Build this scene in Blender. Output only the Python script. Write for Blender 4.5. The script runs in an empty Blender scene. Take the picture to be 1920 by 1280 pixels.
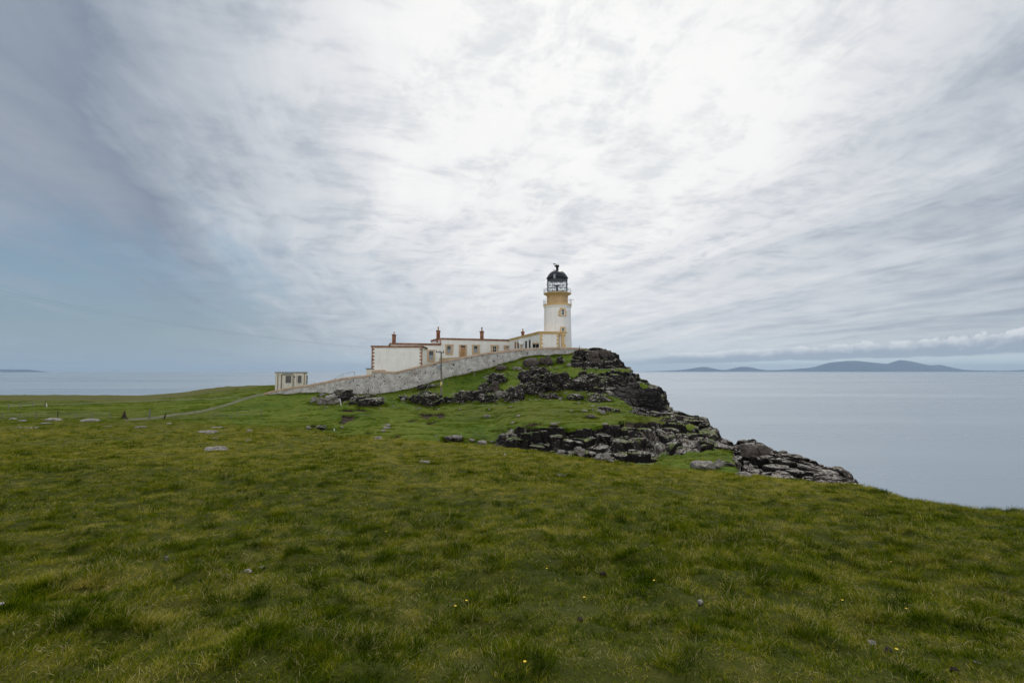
import bpy, math, random
import numpy as np
from mathutils import Vector, Matrix
R = math.radians
random.seed(7); RNG = np.random.default_rng(7)
SC = bpy.context.scene
COL = SC.collection

# ------------------------------------------------------------ camera, sky, sun, exposure
F = 960.0                                   # focal length in photo pixels (18 mm on a 36 mm frame)
PITCH = math.atan(55 / F)
cam_d = bpy.data.cameras.new('camera'); cam = bpy.data.objects.new('camera', cam_d); COL.objects.link(cam)
cam_d.lens = 18; cam_d.sensor_width = 36; cam_d.clip_start = 0.05; cam_d.clip_end = 400000
cam.location = (0, 0, 0); cam.rotation_euler = (R(90) + PITCH, 0, 0)
SC.camera = cam
SC.view_settings.view_transform = 'Standard'; SC.view_settings.look = 'None'
SC.view_settings.exposure = 0; SC.view_settings.gamma = 1
SC.cycles.use_denoising = True
SC.cycles.max_bounces = 6; SC.cycles.volume_bounces = 0; SC.cycles.transparent_max_bounces = 12
SC.cycles.sample_clamp_indirect = 4
SC.render.film_transparent = False

SUN_EL, SUN_AZ = R(48), R(14)                # azimuth measured from +Y towards +X
sun_d = bpy.data.lights.new('sun', 'SUN'); sun = bpy.data.objects.new('sun', sun_d); COL.objects.link(sun)
sun_d.energy = 1.5; sun_d.angle = R(16); sun_d.color = (1, .95, .88)
sdir = Vector((math.sin(SUN_AZ) * math.cos(SUN_EL), math.cos(SUN_AZ) * math.cos(SUN_EL), math.sin(SUN_EL)))
sun.rotation_euler = (-sdir).to_track_quat('-Z', 'Y').to_euler()
sun.location = sdir * 300

class S:
    """socket wrapper so node maths reads like maths"""
    def __init__(s, t, v): s.t = t; s.v = v
    def _m(s, op, *a):
        n = s.t.nodes.new('ShaderNodeMath'); n.operation = op
        for i, x in enumerate((s,) + a):
            if isinstance(x, S): s.t.links.new(x.v, n.inputs[i])
            else: n.inputs[i].default_value = x
        return S(s.t, n.outputs[0])
    def __add__(s, o): return s._m('ADD', o)
    def __radd__(s, o): return s._m('ADD', o)
    def __sub__(s, o): return s._m('SUBTRACT', o)
    def __rsub__(s, o): return (s * -1.0) + o
    def __mul__(s, o): return s._m('MULTIPLY', o)
    def __rmul__(s, o): return s._m('MULTIPLY', o)
    def __truediv__(s, o): return s._m('DIVIDE', o)
    def __rtruediv__(s, o): return s._m('POWER', -1.0) * o
    def max(s, o): return s._m('MAXIMUM', o)
    def min(s, o): return s._m('MINIMUM', o)
    def pow(s, o): return s._m('POWER', o)
    def abs(s): return s._m('ABSOLUTE')
    def ss(s, a, b):
        n = s.t.nodes.new('ShaderNodeMapRange'); n.interpolation_type = 'SMOOTHSTEP'
        s.t.links.new(s.v, n.inputs[0])
        if a <= b: n.inputs[1].default_value = a; n.inputs[2].default_value = b
        else: n.inputs[1].default_value = b; n.inputs[2].default_value = a; n.inputs[3].default_value = 1; n.inputs[4].default_value = 0
        return S(s.t, n.outputs[0])

class T:
    """node tree helper"""
    def __init__(s, tree): s.t = tree
    def node(s, typ, **kw):
        n = s.t.nodes.new(typ)
        for k, v in kw.items(): setattr(n, k, v)
        return n
    def put(s, sock, x):
        if isinstance(x, S): s.t.links.new(x.v, sock)
        elif isinstance(x, bpy.types.NodeSocket): s.t.links.new(x, sock)
        elif isinstance(x, (tuple, list)):
            sock.default_value = tuple(x) + ((1,) if len(x) == 3 and len(sock.default_value) == 4 else ())
        else: sock.default_value = x
    def val(s, x): n = s.node('ShaderNodeValue'); n.outputs[0].default_value = x; return S(s.t, n.outputs[0])
    def xyz(s, v): n = s.node('ShaderNodeSeparateXYZ'); s.put(n.inputs[0], v); return [S(s.t, o) for o in n.outputs]
    def vec(s, x, y, z): 
        n = s.node('ShaderNodeCombineXYZ')
        for i, q in enumerate((x, y, z)): s.put(n.inputs[i], q)
        return S(s.t, n.outputs[0])
    def vscale(s, v, k):
        n = s.node('ShaderNodeVectorMath', operation='MULTIPLY'); s.put(n.inputs[0], v); n.inputs[1].default_value = k if isinstance(k, tuple) else (k, k, k)
        return S(s.t, n.outputs[0])
    def noise(s, v, scale, detail=3, rough=.55, dist=0.0):
        n = s.node('ShaderNodeTexNoise'); s.put(n.inputs['Vector'], v); n.inputs['Scale'].default_value = scale
        n.inputs['Detail'].default_value = detail; n.inputs['Roughness'].default_value = rough; n.inputs['Distortion'].default_value = dist
        return S(s.t, n.outputs[0])
    def voro(s, v, scale, feature='F1', rnd=1.0):
        n = s.node('ShaderNodeTexVoronoi', feature=feature); s.put(n.inputs['Vector'], v); n.inputs['Scale'].default_value = scale
        n.inputs['Randomness'].default_value = rnd
        return S(s.t, n.outputs['Distance']), S(s.t, n.outputs['Color']) if 'Color' in n.outputs else None
    def mix(s, f, a, b, mode='MIX'):
        n = s.node('ShaderNodeMix', data_type='RGBA', blend_type=mode)
        s.put(n.inputs[0], f); s.put(n.inputs[6], a); s.put(n.inputs[7], b)
        return S(s.t, n.outputs[2])
    def ramp(s, f, stops, interp='LINEAR'):
        n = s.node('ShaderNodeValToRGB'); s.put(n.inputs[0], f); cr = n.color_ramp; cr.interpolation = interp
        while len(cr.elements) < len(stops): cr.elements.new(.5)
        for e, (p, c) in zip(cr.elements, stops):
            e.position = p; e.color = tuple(c) + (1,) if len(c) == 3 else c
        return S(s.t, n.outputs[0])
    def bump(s, h, strength=.5, dist=.05, normal=None):
        n = s.node('ShaderNodeBump'); s.put(n.inputs['Height'], h); n.inputs['Strength'].default_value = strength; n.inputs['Distance'].default_value = dist
        if normal is not None: s.put(n.inputs['Normal'], normal)
        return S(s.t, n.outputs[0])
    def attr(s, name):
        n = s.node('ShaderNodeAttribute'); n.attribute_name = name; return S(s.t, n.outputs['Fac'])

def srgb(r, g, b):
    f = lambda c: (c / 255 / 12.92) if c <= 10 else ((c / 255 + .055) / 1.055) ** 2.4
    return (f(r), f(g), f(b))

world = bpy.data.worlds.new('World'); SC.world = world; world.use_nodes = True
def build_world():
    nt = world.node_tree; nt.nodes.clear(); w = T(nt)
    tc = w.node('ShaderNodeTexCoord'); D = tc.outputs['Generated']
    x, y, z = w.xyz(D)
    sky = w.node('ShaderNodeTexSky', sky_type='NISHITA'); sky.sun_disc = False
    sky.sun_elevation = SUN_EL; sky.sun_rotation = SUN_AZ; sky.altitude = 50; sky.air_density = 1.2; sky.dust_density = 1.5
    blue = w.vscale(S(nt, sky.outputs[0]), .075)
    # flat cloud deck seen in perspective
    k = 1.0 / (z.max(0.0) + .07)
    a0 = R(-15); cx, sx = math.cos(a0), math.sin(a0)
    px_, py_ = x * k, y * k
    u = px_ * cx - py_ * sx          # across the streaks
    v = px_ * sx + py_ * cx          # along the streaks
    P = w.vec(u, v, 0.0)
    # wobble
    n0 = w.noise(w.vec(u, v * .5, 3.0), .9, 2)
    u2 = u + (n0 - .5) * .8
    streak = w.noise(w.vec(u2 * 1.0, v * .13, 1.0), 1.9, 5, .6)
    streak2 = w.noise(w.vec(u2 * 1.0, v * .16, 9.0), 5.5, 4, .62)
    puffs = w.noise(w.vec(u2, v * .8, 5.0), 3.4, 6, .62, .3)
    ripple = w.noise(w.vec(u2 + streak * .6, v * 1.2, 2.0), 9.5, 6, .68, .15)
    big = w.noise(w.vec(u, v * .6, 7.0), .8, 3, .5)
    # glow of the hidden sun: angle from a fixed direction in the sky
    g = Vector((math.sin(R(7)) * math.cos(R(33)), math.cos(R(7)) * math.cos(R(33)), math.sin(R(33))))
    dt = (x * g.x + y * g.y + z * g.z).min(1.0).max(-1.0)
    ang = dt._m('ARCCOSINE') * (180 / math.pi)
    left = (x * -1.0 + .0).max(0.0)
    leftf = (x / (y.abs() + .15) * -1.0).ss(.25, .85) * y.ss(-.1, .25)
    a1 = ang + leftf * 16.0 + (streak - .5) * 38.0 + (big - .5) * 24.0 + (puffs - .5) * 18.0
    cloud = w.ramp(a1 / 180.0, [(0.0, srgb(254, 254, 252)), (.08, srgb(248, 248, 247)), (.13, srgb(231, 232, 235)), (.19, srgb(208, 213, 219)),
                                (.255, srgb(168, 177, 189)), (.32, srgb(138, 149, 166)), (.50, srgb(185, 192, 202)), (.66, srgb(252, 250, 248)), (1.0, srgb(255, 254, 252))])
    shade = (puffs * .62 + ripple * .38).ss(.46, .64) * z.ss(.06, .22) * ang.ss(60, 20)
    cloud = w.mix(shade * .62, cloud, w.vscale(cloud, (.70, .73, .78)))
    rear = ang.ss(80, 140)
    cloud = w.mix(rear, cloud, w.vscale(cloud, REAR_FILL))  # unseen sky behind, brightened to fill the walls facing the camera
    cloud = w.mix(z.ss(.66, .92), cloud, w.vscale(cloud, 1.9))  # unseen sky overhead, brightened to add light on grass and rock tops
    # thin places where blue shows: low on the left, between streaks on the right
    e = z / (x * x + y * y).pow(.5).max(.01)                       # tan of elevation
    thin = (streak2 * .5 + streak * .5 + (big - .5) * .4)
    low = e.ss(.42, .03)
    lf = (x / (y.abs() + .15)).ss(.15, -.75)
    rf = (x / (y.abs() + .15)).ss(.1, .75)
    hole = (thin * -1.0 + .5 + low * (lf * .55 + rf * .16) - .06).ss(.0, .55) * y.ss(-.2, .2)
    blue = w.mix(.55, blue, srgb(112, 152, 182))
    col = w.mix(hole * .9, cloud, blue)
    # paler air right above the horizon
    hz = e.ss(.085, .0)
    col = w.mix(hz * (.75 - lf * .35), col, w.mix(lf, srgb(222, 230, 230), srgb(158, 186, 204)))
    # the low bank of cloud over the islands
    az = x / y.max(.01)
    ep = e * 960.0 * (1.0)
    bn = w.noise(w.vec(az * 17.0, e * 34.0, 0.0), 1.5, 6, .62)
    bn2 = w.noise(w.vec(az * 3.0, e * 4.0, 4.0), 2.6, 3, .6)
    grow = (az - .22).max(0.0)
    top = grow * 34.0 + 26.0 + (bn - .5) * 30.0 + (bn2 - .5) * 26.0
    bot = grow * 17.0 + 11.0 + (bn2 - .5) * 9.0 + (bn - .5) * 6.0
    rel = (ep - bot) / (top - bot).max(1.0)
    inside = rel.ss(-.08, .06) * rel.ss(1.06, .9) * az.ss(.16, .34) * y.ss(0, .1) * (top - bot).ss(0, 8)
    bankc = w.mix((rel + (bn - .5) * 2.0).ss(.35, 1.1), srgb(156, 168, 184), srgb(236, 238, 240))
    col = w.mix(e.ss(.03, .012) * az.ss(.2, .5) * y.ss(0, .1) * .7, col, w.vscale(w.mix(0.0, srgb(222, 238, 236), (0, 0, 0)), 1.12))
    col = w.mix(inside * .85, col, bankc)
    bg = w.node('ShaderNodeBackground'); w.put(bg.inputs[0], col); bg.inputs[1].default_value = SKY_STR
    out = w.node('ShaderNodeOutputWorld'); nt.links.new(bg.outputs[0], out.inputs[0])
REAR_FILL, SKY_STR = 1.7, 1.0
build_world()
world.cycles.sampling_method = 'MANUAL'; world.cycles.sample_map_resolution = 1024

# ------------------------------------------------------------ numpy noise
def _h(ix, iy, iz, s):
    with np.errstate(over='ignore'):
        n = (ix.astype(np.uint32) * np.uint32(374761393) + iy.astype(np.uint32) * np.uint32(668265263)
             + iz.astype(np.uint32) * np.uint32(2147483647) + np.uint32((s * 2654435761) & 0xffffffff))
        n = (n ^ (n >> np.uint32(13))) * np.uint32(1274126177)
        n = (n ^ (n >> np.uint32(16))) * np.uint32(2246822519)
        n = n ^ (n >> np.uint32(15))
    return n.astype(np.float64) / 4294967295.0
def vnoise(p, s=0):
    i = np.floor(p).astype(np.int64); f = p - i; f = f * f * (3 - 2 * f); r = 0
    for dx in (0, 1):
        for dy in (0, 1):
            for dz in (0, 1):
                w = (f[:, 0] if dx else 1 - f[:, 0]) * (f[:, 1] if dy else 1 - f[:, 1]) * (f[:, 2] if dz else 1 - f[:, 2])
                r = r + w * _h(i[:, 0] + dx, i[:, 1] + dy, i[:, 2] + dz, s)
    return r
def fbm(p, s=0, o=4, g=.5):
    r = 0; a = 1; t = 0
    for k in range(o):
        r = r + a * vnoise(p * 2 ** k + k * 17.3, s + k); t += a; a *= g
    return r / t - .5
def voronoi(p, s=0, jit=.9):
    i = np.floor(p).astype(np.int64); n = len(p)
    d1 = np.full(n, 9.); d2 = np.full(n, 9.); c = np.zeros((n, 3))
    for dx in (-1, 0, 1):
        for dy in (-1, 0, 1):
            for dz in (-1, 0, 1):
                jx, jy, jz = i[:, 0] + dx, i[:, 1] + dy, i[:, 2] + dz
                q = np.stack([jx + .5 + jit * (_h(jx, jy, jz, s + k) - .5) if k == 0 else ((jy if k == 1 else jz) + .5 + jit * (_h(jx, jy, jz, s + k) - .5)) for k in range(3)], 1)
                d = np.sqrt(((p - q) ** 2).sum(1))
                m = d < d1; d2 = np.where(m, d1, np.minimum(d2, d)); d1 = np.where(m, d, d1)
                cc = np.stack([_h(jx, jy, jz, s + 5 + k) for k in range(3)], 1)
                c[m] = cc[m]
    return d1, d2, c
def pchip(xk, yk, x):
    xk = np.asarray(xk, float); yk = np.asarray(yk, float); x = np.clip(x, xk[0], xk[-1])
    h = np.diff(xk); dl = np.diff(yk) / h; n = len(xk); m = np.zeros(n)
    if n > 2:
        a, b = dl[:-1], dl[1:]; w1 = 2 * h[1:] + h[:-1]; w2 = h[1:] + 2 * h[:-1]
        ok = a * b > 0
        m[1:-1][ok] = (w1 + w2)[ok] / (w1[ok] / a[ok] + w2[ok] / b[ok])
    m[0] = dl[0]; m[-1] = dl[-1]
    k = np.clip(np.searchsorted(xk, x) - 1, 0, n - 2); t = (x - xk[k]) / h[k]
    return ((2*t**3 - 3*t*t + 1) * yk[k] + (t**3 - 2*t*t + t) * h[k] * m[k] + (-2*t**3 + 3*t*t) * yk[k+1] + (t**3 - t*t) * h[k] * m[k+1])
def sstep(x, a, b):
    t = np.clip((x - a) / (b - a), 0, 1); return t * t * (3 - 2 * t)

CP, SP = math.cos(PITCH), math.sin(PITCH)
def at(px, py, Y):
    u = (px - 960) / F; v = (640 - py) / F
    t = Y / (CP - v * SP)
    return (u * t, Y, (SP + v * CP) * t)
def atn(px, py, Y):
    u = (px - 960) / F; v = (640 - py) / F; t = Y / (CP - v * SP)
    return u * t, (SP + v * CP) * t
def proj(x, y, z):
    d = y * CP + z * SP; d = np.maximum(d, 1e-3)
    return 960 + x / d * F, 640 - (z * CP - y * SP) / d * F

# ------------------------------------------------------------ object helpers
def tag(o, label=None, cat=None, group=None, kind=None):
    if label: o['label'] = label
    if cat: o['category'] = cat
    if group: o['group'] = group
    if kind: o['kind'] = kind
    return o
def empty(name, loc, label, cat, group=None):
    o = bpy.data.objects.new(name, None); COL.objects.link(o); o.location = loc; o.empty_display_size = .3
    return tag(o, label, cat, group)
def mesh_np(name, V, Fq, mat, parent=None, smooth=False, attrs=None):
    """V (n,3); Fq (m,k) all the same size, or a list of index lists; vertices in world space"""
    me = bpy.data.meshes.new(name)
    V = np.asarray(V, float)
    if parent is not None: V = V - np.array(parent_loc(parent))
    if isinstance(Fq, np.ndarray):
        m, k = Fq.shape
        me.vertices.add(len(V)); me.vertices.foreach_set('co', V.ravel())
        me.loops.add(m * k); me.loops.foreach_set('vertex_index', Fq.ravel().astype(np.int32))
        me.polygons.add(m); me.polygons.foreach_set('loop_start', np.arange(0, m * k, k, dtype=np.int32))
        me.polygons.foreach_set('loop_total', np.full(m, k, np.int32))
        me.update(calc_edges=True)
    else:
        me.from_pydata([tuple(v) for v in V], [], Fq); me.update()
    if attrs:
        for an, av in attrs.items():
            a = me.attributes.new(an, 'FLOAT', 'POINT'); a.data.foreach_set('value', np.asarray(av, np.float32))
    me.polygons.foreach_set('use_smooth', [smooth] * len(me.polygons))
    me.materials.append(mat); me.validate()
    o = bpy.data.objects.new(name, me); COL.objects.link(o)
    if parent is not None: o.parent = parent
    return o
def parent_loc(p):
    v = Vector((0, 0, 0))
    while p is not None: v = v + Vector(p.location); p = p.parent
    return v
class MB:
    def __init__(s): s.v = []; s.f = []
    def add(s, vs, fs):
        b = len(s.v); s.v += [tuple(q) for q in vs]; s.f += [[b + i for i in f] for f in fs]; return s
    def box(s, o, ax, ay, az):
        """box from corner o spanned by three vectors"""
        o, ax, ay, az = map(Vector, (o, ax, ay, az))
        vs = [o, o + ax, o + ax + ay, o + ay, o + az, o + ax + az, o + ax + ay + az, o + ay + az]
        fs = [[0, 3, 2, 1], [4, 5, 6, 7], [0, 1, 5, 4], [1, 2, 6, 5], [2, 3, 7, 6], [3, 0, 4, 7]]
        if ax.cross(ay).dot(az) < 0: fs = [f[::-1] for f in fs]
        return s.add(vs, fs)
    def tube(s, pts, r, n=8, r1=None):
        pts = [Vector(p) for p in pts]; m = len(pts); rings = []
        for i, p in enumerate(pts):
            d = (pts[min(i + 1, m - 1)] - pts[max(i - 1, 0)]).normalized()
            a = d.cross(Vector((0, 0, 1))) if abs(d.z) < .95 else d.cross(Vector((1, 0, 0)))
            a.normalize(); b = d.cross(a); rr = r if r1 is None else r + (r1 - r) * i / (m - 1)
            rings.append([p + a * (rr * math.cos(2*math.pi*k/n)) + b * (rr * math.sin(2*math.pi*k/n)) for k in range(n)])
        vs = [q for g in rings for q in g]; fs = []
        for i in range(m - 1):
            for k in range(n): fs.append([i*n+k, i*n+(k+1) % n, (i+1)*n+(k+1) % n, (i+1)*n+k])
        fs.append(list(range(n))[::-1]); fs.append([(m-1)*n+k for k in range(n)])
        return s.add(vs, fs)
    def lathe(s, c, prof, n=64, cap=True):
        vs = []; fs = []
        for (r, z) in prof:
            for k in range(n):
                a = 2*math.pi*k/n; vs.append((c[0] + r*math.cos(a), c[1] + r*math.sin(a), z))
        for i in range(len(prof) - 1):
            for k in range(n): fs.append([i*n+k, i*n+(k+1) % n, (i+1)*n+(k+1) % n, (i+1)*n+k])
        if cap: fs.append(list(range(n))[::-1]); fs.append([(len(prof)-1)*n+k for k in range(n)])
        return s.add(vs, fs)
    def build(s, name, mat, parent=None, smooth=False, bevel=0):
        o = mesh_np(name, np.array(s.v), s.f, mat, parent, False)
        if smooth:
            me = o.data; me.polygons.foreach_set('use_smooth', [True] * len(me.polygons))
            try: me.set_sharp_from_angle(angle=R(35))
            except Exception: pass
        if bevel:
            b = o.modifiers.new('bevel', 'BEVEL'); b.width = bevel; b.segments = 2
        return o

# ------------------------------------------------------------ materials
def mat(name):
    m = bpy.data.materials.new(name); m.use_nodes = True; nt = m.node_tree; nt.nodes.clear(); t = T(nt)
    b = t.node('ShaderNodeBsdfPrincipled'); o = t.node('ShaderNodeOutputMaterial'); nt.links.new(b.outputs[0], o.inputs[0])
    t.b = b; t.m = m; t.out = o
    g = t.node('ShaderNodeNewGeometry'); t.P = S(nt, g.outputs['Position']); t.N = S(nt, g.outputs['Normal']); t.geo = g
    b.inputs['Specular IOR Level'].default_value = .3
    return t
def rock_nodes(t, P, dark=1.0):
    """colour and height of weathered basalt"""
    nx, ny, nz = t.xyz(t.N)
    n1 = t.noise(P, .9, 5, .65); n2 = t.noise(P, 4.0, 5, .7); n3 = t.noise(P, 11.0, 3, .7)
    d1, _ = t.voro(t.vscale(P, (1.0, 1.0, .55)), 1.3, 'DISTANCE_TO_EDGE')
    d2, _ = t.voro(t.vscale(P, (1.0, 1.0, .8)), 3.4, 'DISTANCE_TO_EDGE')
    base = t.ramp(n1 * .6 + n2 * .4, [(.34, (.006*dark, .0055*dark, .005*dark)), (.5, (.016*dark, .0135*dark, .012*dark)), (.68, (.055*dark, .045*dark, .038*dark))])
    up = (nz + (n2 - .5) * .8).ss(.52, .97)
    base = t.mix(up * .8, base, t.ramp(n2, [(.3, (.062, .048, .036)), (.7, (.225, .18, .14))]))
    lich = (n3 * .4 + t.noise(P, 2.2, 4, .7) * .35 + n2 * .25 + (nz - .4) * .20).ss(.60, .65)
    base = t.mix(lich * .9, base, (.55, .52, .46))
    oran = (t.noise(P, .22, 3, .6) * 1.0 + (n2 - .5) * .3).ss(.64, .72) * lich.max(.0)
    base = t.mix(oran * .6, base, (.33, .15, .04))
    crack = d1.ss(.05, .0).max(d2.ss(.035, .0) * .6)
    base = t.mix(crack * .45, base, (.010, .009, .009))
    h = n2 * .35 + n3 * .12 + d1.ss(0, .12) * .5 + d2.ss(0, .09) * .25
    return base, h
def grass_cols(t, P, fg):
    n1 = t.noise(P, .12, 4, .6); n2 = t.noise(P, .9, 4, .65); n3 = t.noise(P, 5.0, 4, .7); n4 = t.noise(P, 30.0, 3, .7)
    if fg:
        c = t.ramp(n2 * .45 + n3 * .35 + n1 * .2, [(.36, (.045, .058, .008)), (.48, (.085, .095, .014)), (.58, (.13, .128, .024)), (.68, (.19, .165, .045))])
    else:
        c = t.ramp(n2 * .35 + n3 * .2 + n1 * .45, [(.38, (.022, .044, .002)), (.47, (.060, .102, .004)), (.55, (.090, .125, .007)), (.66, (.15, .145, .024))])
    return t.mix((n4 - .5) * .5 + .25, c, t.vscale(c, 1.6)), n3, n4

def mat_terrain():
    t = mat('headland_turf_and_rock'); P = t.P
    g, n3, n4 = grass_cols(t, P, False)
    yel = t.attr('yellow'); g = t.mix(yel * .75, g, t.mix(n3.ss(.35, .65), (.075, .068, .014), (.12, .10, .03)))
    n5 = t.noise(t.vscale(P, (1, 1, 2.5)), 1.1, 5, .7)
    streak = t.noise(t.vscale(P, (.35, 1.1, 1)), 1.6, 5, .75); g = t.mix(streak.ss(.54, .68) * .7, g, t.vscale(g, .38))
    brown = (n5 + (t.noise(P, .3, 2) - .5) * .5).ss(.60, .72)
    g = t.mix(brown * .5, g, (.05, .042, .014))
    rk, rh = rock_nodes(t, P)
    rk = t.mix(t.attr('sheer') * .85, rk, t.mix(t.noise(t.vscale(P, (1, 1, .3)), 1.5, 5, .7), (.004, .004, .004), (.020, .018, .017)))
    nx, ny, nz = t.xyz(t.N)
    r = (t.attr('rock') + (n5 - .5) * .9).ss(.38, .55)
    # turf holds on where rock is flat enough
    tuft = (t.noise(P, .55, 4, .65) + (nz - .8) * .45 - t.attr('sheer') * .3).ss(.55, .61) * t.attr('rock').ss(1.9, .6) * nz.ss(.5, .8)
    r = r * (1.0 - tuft)
    d = (t.attr('dirt') + (n5 - .5) * .3).ss(.35, .6)
    dirtc = t.mix(n3.ss(.3, .7), (.005, .004, .003), (.07, .046, .028))
    ro = (t.attr('road') + (n3 - .5) * .5).ss(.35, .6)
    roadc = t.mix(n4, (.09, .08, .055), (.21, .18, .135))
    c = t.mix(d, g, dirtc); roadc = t.mix((n5).ss(.42, .6) * .6, roadc, g); c = t.mix(ro, c, roadc); c = t.mix(r, c, rk)
    t.put(t.b.inputs['Base Color'], c); t.b.inputs['Roughness'].default_value = .95
    t.b.inputs['Specular IOR Level'].default_value = .15
    gb = t.bump(n3 * .5 + n4 * .35 + n5 * .6, .9, .12)
    rb = t.bump(rh, .9, .22)
    mx = t.node('ShaderNodeMix', data_type='VECTOR'); t.put(mx.inputs[0], r); t.put(mx.inputs[4], gb); t.put(mx.inputs[5], rb)
    t.put(t.b.inputs['Normal'], S(t.t, mx.outputs[1]))
    return t.m
def mat_soil():
    t = mat('turf_soil'); g, n3, n4 = grass_cols(t, t.P, True)
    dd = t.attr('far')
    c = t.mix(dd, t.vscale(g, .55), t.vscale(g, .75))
    t.put(t.b.inputs['Base Color'], c); t.b.inputs['Roughness'].default_value = 1; t.b.inputs['Specular IOR Level'].default_value = .1
    t.put(t.b.inputs['Normal'], t.bump(n3 * .6 + n4 * .5, .8, .06))
    return t.m
def mat_blade():
    t = mat('grass_blades'); P = t.P
    n1 = t.noise(P, 1.8, 4, .65); n2 = t.noise(P, 4.5, 3, .6); nb = t.noise(P, .14, 3)
    oi = t.node('ShaderNodeObjectInfo'); rnd = S(t.t, oi.outputs['Random'])
    dry = t.attr('dry'); hgt = t.attr('along')
    f = n1 * .45 + n2 * .35 + nb * .25 + (rnd - .5) * .16 + (dry - .5) * .13 - t.attr('tuss') * .085 + (t.xyz(P)[1]).ss(7, 26) * .08
    c = t.ramp(f, [(.39, (.018, .040, .001)), (.475, (.080, .118, .002)), (.57, (.215, .222, .010)), (.69, (.45, .375, .075))])
    y = t.xyz(P)[1]; hc = t.ramp(f, [(.36, (.036, .070, .003)), (.46, (.080, .135, .004)), (.56, (.14, .18, .009)), (.70, (.26, .24, .05))])
    c = t.mix(y.ss(34, 50), c, hc)
    straw = (dry + (n1 - .5) * .9).ss(.86, 1.0)
    c = t.mix(straw * hgt.ss(.1, .6), c, (.50, .42, .20))
    t.put(t.b.inputs['Base Color'], c); t.b.inputs['Roughness'].default_value = .7; t.b.inputs['Specular IOR Level'].default_value = 0
    tr = t.node('ShaderNodeBsdfTranslucent'); t.put(tr.inputs[0], c)
    mx = t.node('ShaderNodeMixShader'); mx.inputs[0].default_value = .35
    t.t.links.new(t.b.outputs[0], mx.inputs[1]); t.t.links.new(tr.outputs[0], mx.inputs[2]); t.t.links.new(mx.outputs[0], t.out.inputs[0])
    return t.m
def mat_rock(name, dark=1.0, pale=0.0, brown=0.0, turf=False):
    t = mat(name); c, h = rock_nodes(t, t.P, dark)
    if pale:
        n = t.noise(t.P, 6.0, 5, .7); c = t.mix((n + .1).ss(.3, .6) * pale, c, t.mix(t.noise(t.P, 25, 3), (.13, .118, .10), (.46, .42, .37)))
    if brown:
        n = t.noise(t.P, 3.0, 5, .7); c = t.mix(brown, c, t.mix(n, (.045, .036, .030), (.15, .12, .10)))
    if turf:
        fl = t.noise(t.P, 3.3, 5, .75); c = t.mix((fl + (t.xyz(t.N)[2] - .3) * .10).ss(.57, .62) * (.75 if dark > 1.1 else .45), c, (.46, .42, .36))
        nz = t.xyz(t.N)[2]; g, n3, n4 = grass_cols(t, t.P, False)
        c = t.mix((t.noise(t.P, .7, 4, .65) + (nz - .8) * .5).ss(.54, .60) * nz.ss(.55, .8), c, g)
    t.put(t.b.inputs['Base Color'], c); t.b.inputs['Roughness'].default_value = .92
    t.put(t.b.inputs['Normal'], t.bump(h, .8, .15))
    return t.m
def mat_plain(name, col, rough=.7, metal=0, var=.15, scale=3.0, streaks=0.0, bump=0.0):
    t = mat(name); n = t.noise(t.P, scale, 5, .65)
    c = t.mix(n, tuple(q * (1 - var * 1.6) for q in col), tuple(min(1, q * (1 + var)) for q in col))
    if streaks:
        s2 = t.noise(t.vscale(t.P, (1, 1, .12)), 2.2, 5, .7)
        c = t.mix(s2.ss(.5, .72) * streaks, c, (.17, .145, .10))
    t.put(t.b.inputs['Base Color'], c); t.b.inputs['Roughness'].default_value = rough; t.b.inputs['Metallic'].default_value = metal
    if bump: t.put(t.b.inputs['Normal'], t.bump(n, .6, bump))
    return t.m
def mat_wallstone():
    t = mat('limewashed_rubble'); P = t.P
    d, _ = t.voro(t.vscale(P, (1, 1, 1.5)), 3.6, 'DISTANCE_TO_EDGE'); n = t.noise(P, 1.3, 5, .65); n2 = t.noise(P, 7, 4, .7)
    d3, cc = t.voro(t.vscale(P, (1, 1, 1.4)), 1.9)
    c = t.ramp(n * .5 + n2 * .5, [(.36, (.26, .24, .21)), (.5, (.52, .50, .47)), (.62, (.80, .78, .75))])
    hole = (t.noise(P, 2.6, 2, .5)).ss(.63, .66)
    c = t.mix(hole * .9, c, (.05, .045, .04))
    c = t.mix(d.ss(.06, 0) * .45, c, (.16, .145, .125))
    br = (t.noise(t.vscale(P, (.5, .5, 1)), .55, 4, .6)).ss(.52, .7)
    c = t.mix(br * .4, c, (.24, .185, .14))
    t.put(t.b.inputs['Base Color'], c); t.b.inputs['Roughness'].default_value = .95
    t.put(t.b.inputs['Normal'], t.bump(d.ss(0, .15) * .6 + n2 * .4 - hole * .6, .8, .07))
    return t.m
def mat_lime():
    t = mat('white_harling'); P = t.P
    n = t.noise(P, .8, 5, .65); n2 = t.noise(P, 9, 3, .6); s2 = t.noise(t.vscale(P, (1, 1, .10)), 1.9, 5, .7)
    c = t.mix(n, (.70, .675, .64), (.92, .90, .87)); c = t.mix(s2.ss(.50, .75) * .45, c, (.46, .40, .33))
    t.put(t.b.inputs['Base Color'], c); t.b.inputs['Roughness'].default_value = .9
    t.put(t.b.inputs['Normal'], t.bump(n2, .4, .02)); return t.m
def mat_brown(name, a, b, w=(.62, .6, .56), amt=.35):
    """painted stone dressings, paint flaking to bare stone"""
    t = mat(name); n = t.noise(t.P, 1.7, 5, .7); n2 = t.noise(t.P, .5, 3, .6)
    c = t.mix((n * .6 + n2 * .4).ss(.38, .62), a, b); c = t.mix((n).ss(.62, .7) * amt, c, w)
    t.put(t.b.inputs['Base Color'], c); t.b.inputs['Roughness'].default_value = .85; return t.m
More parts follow.
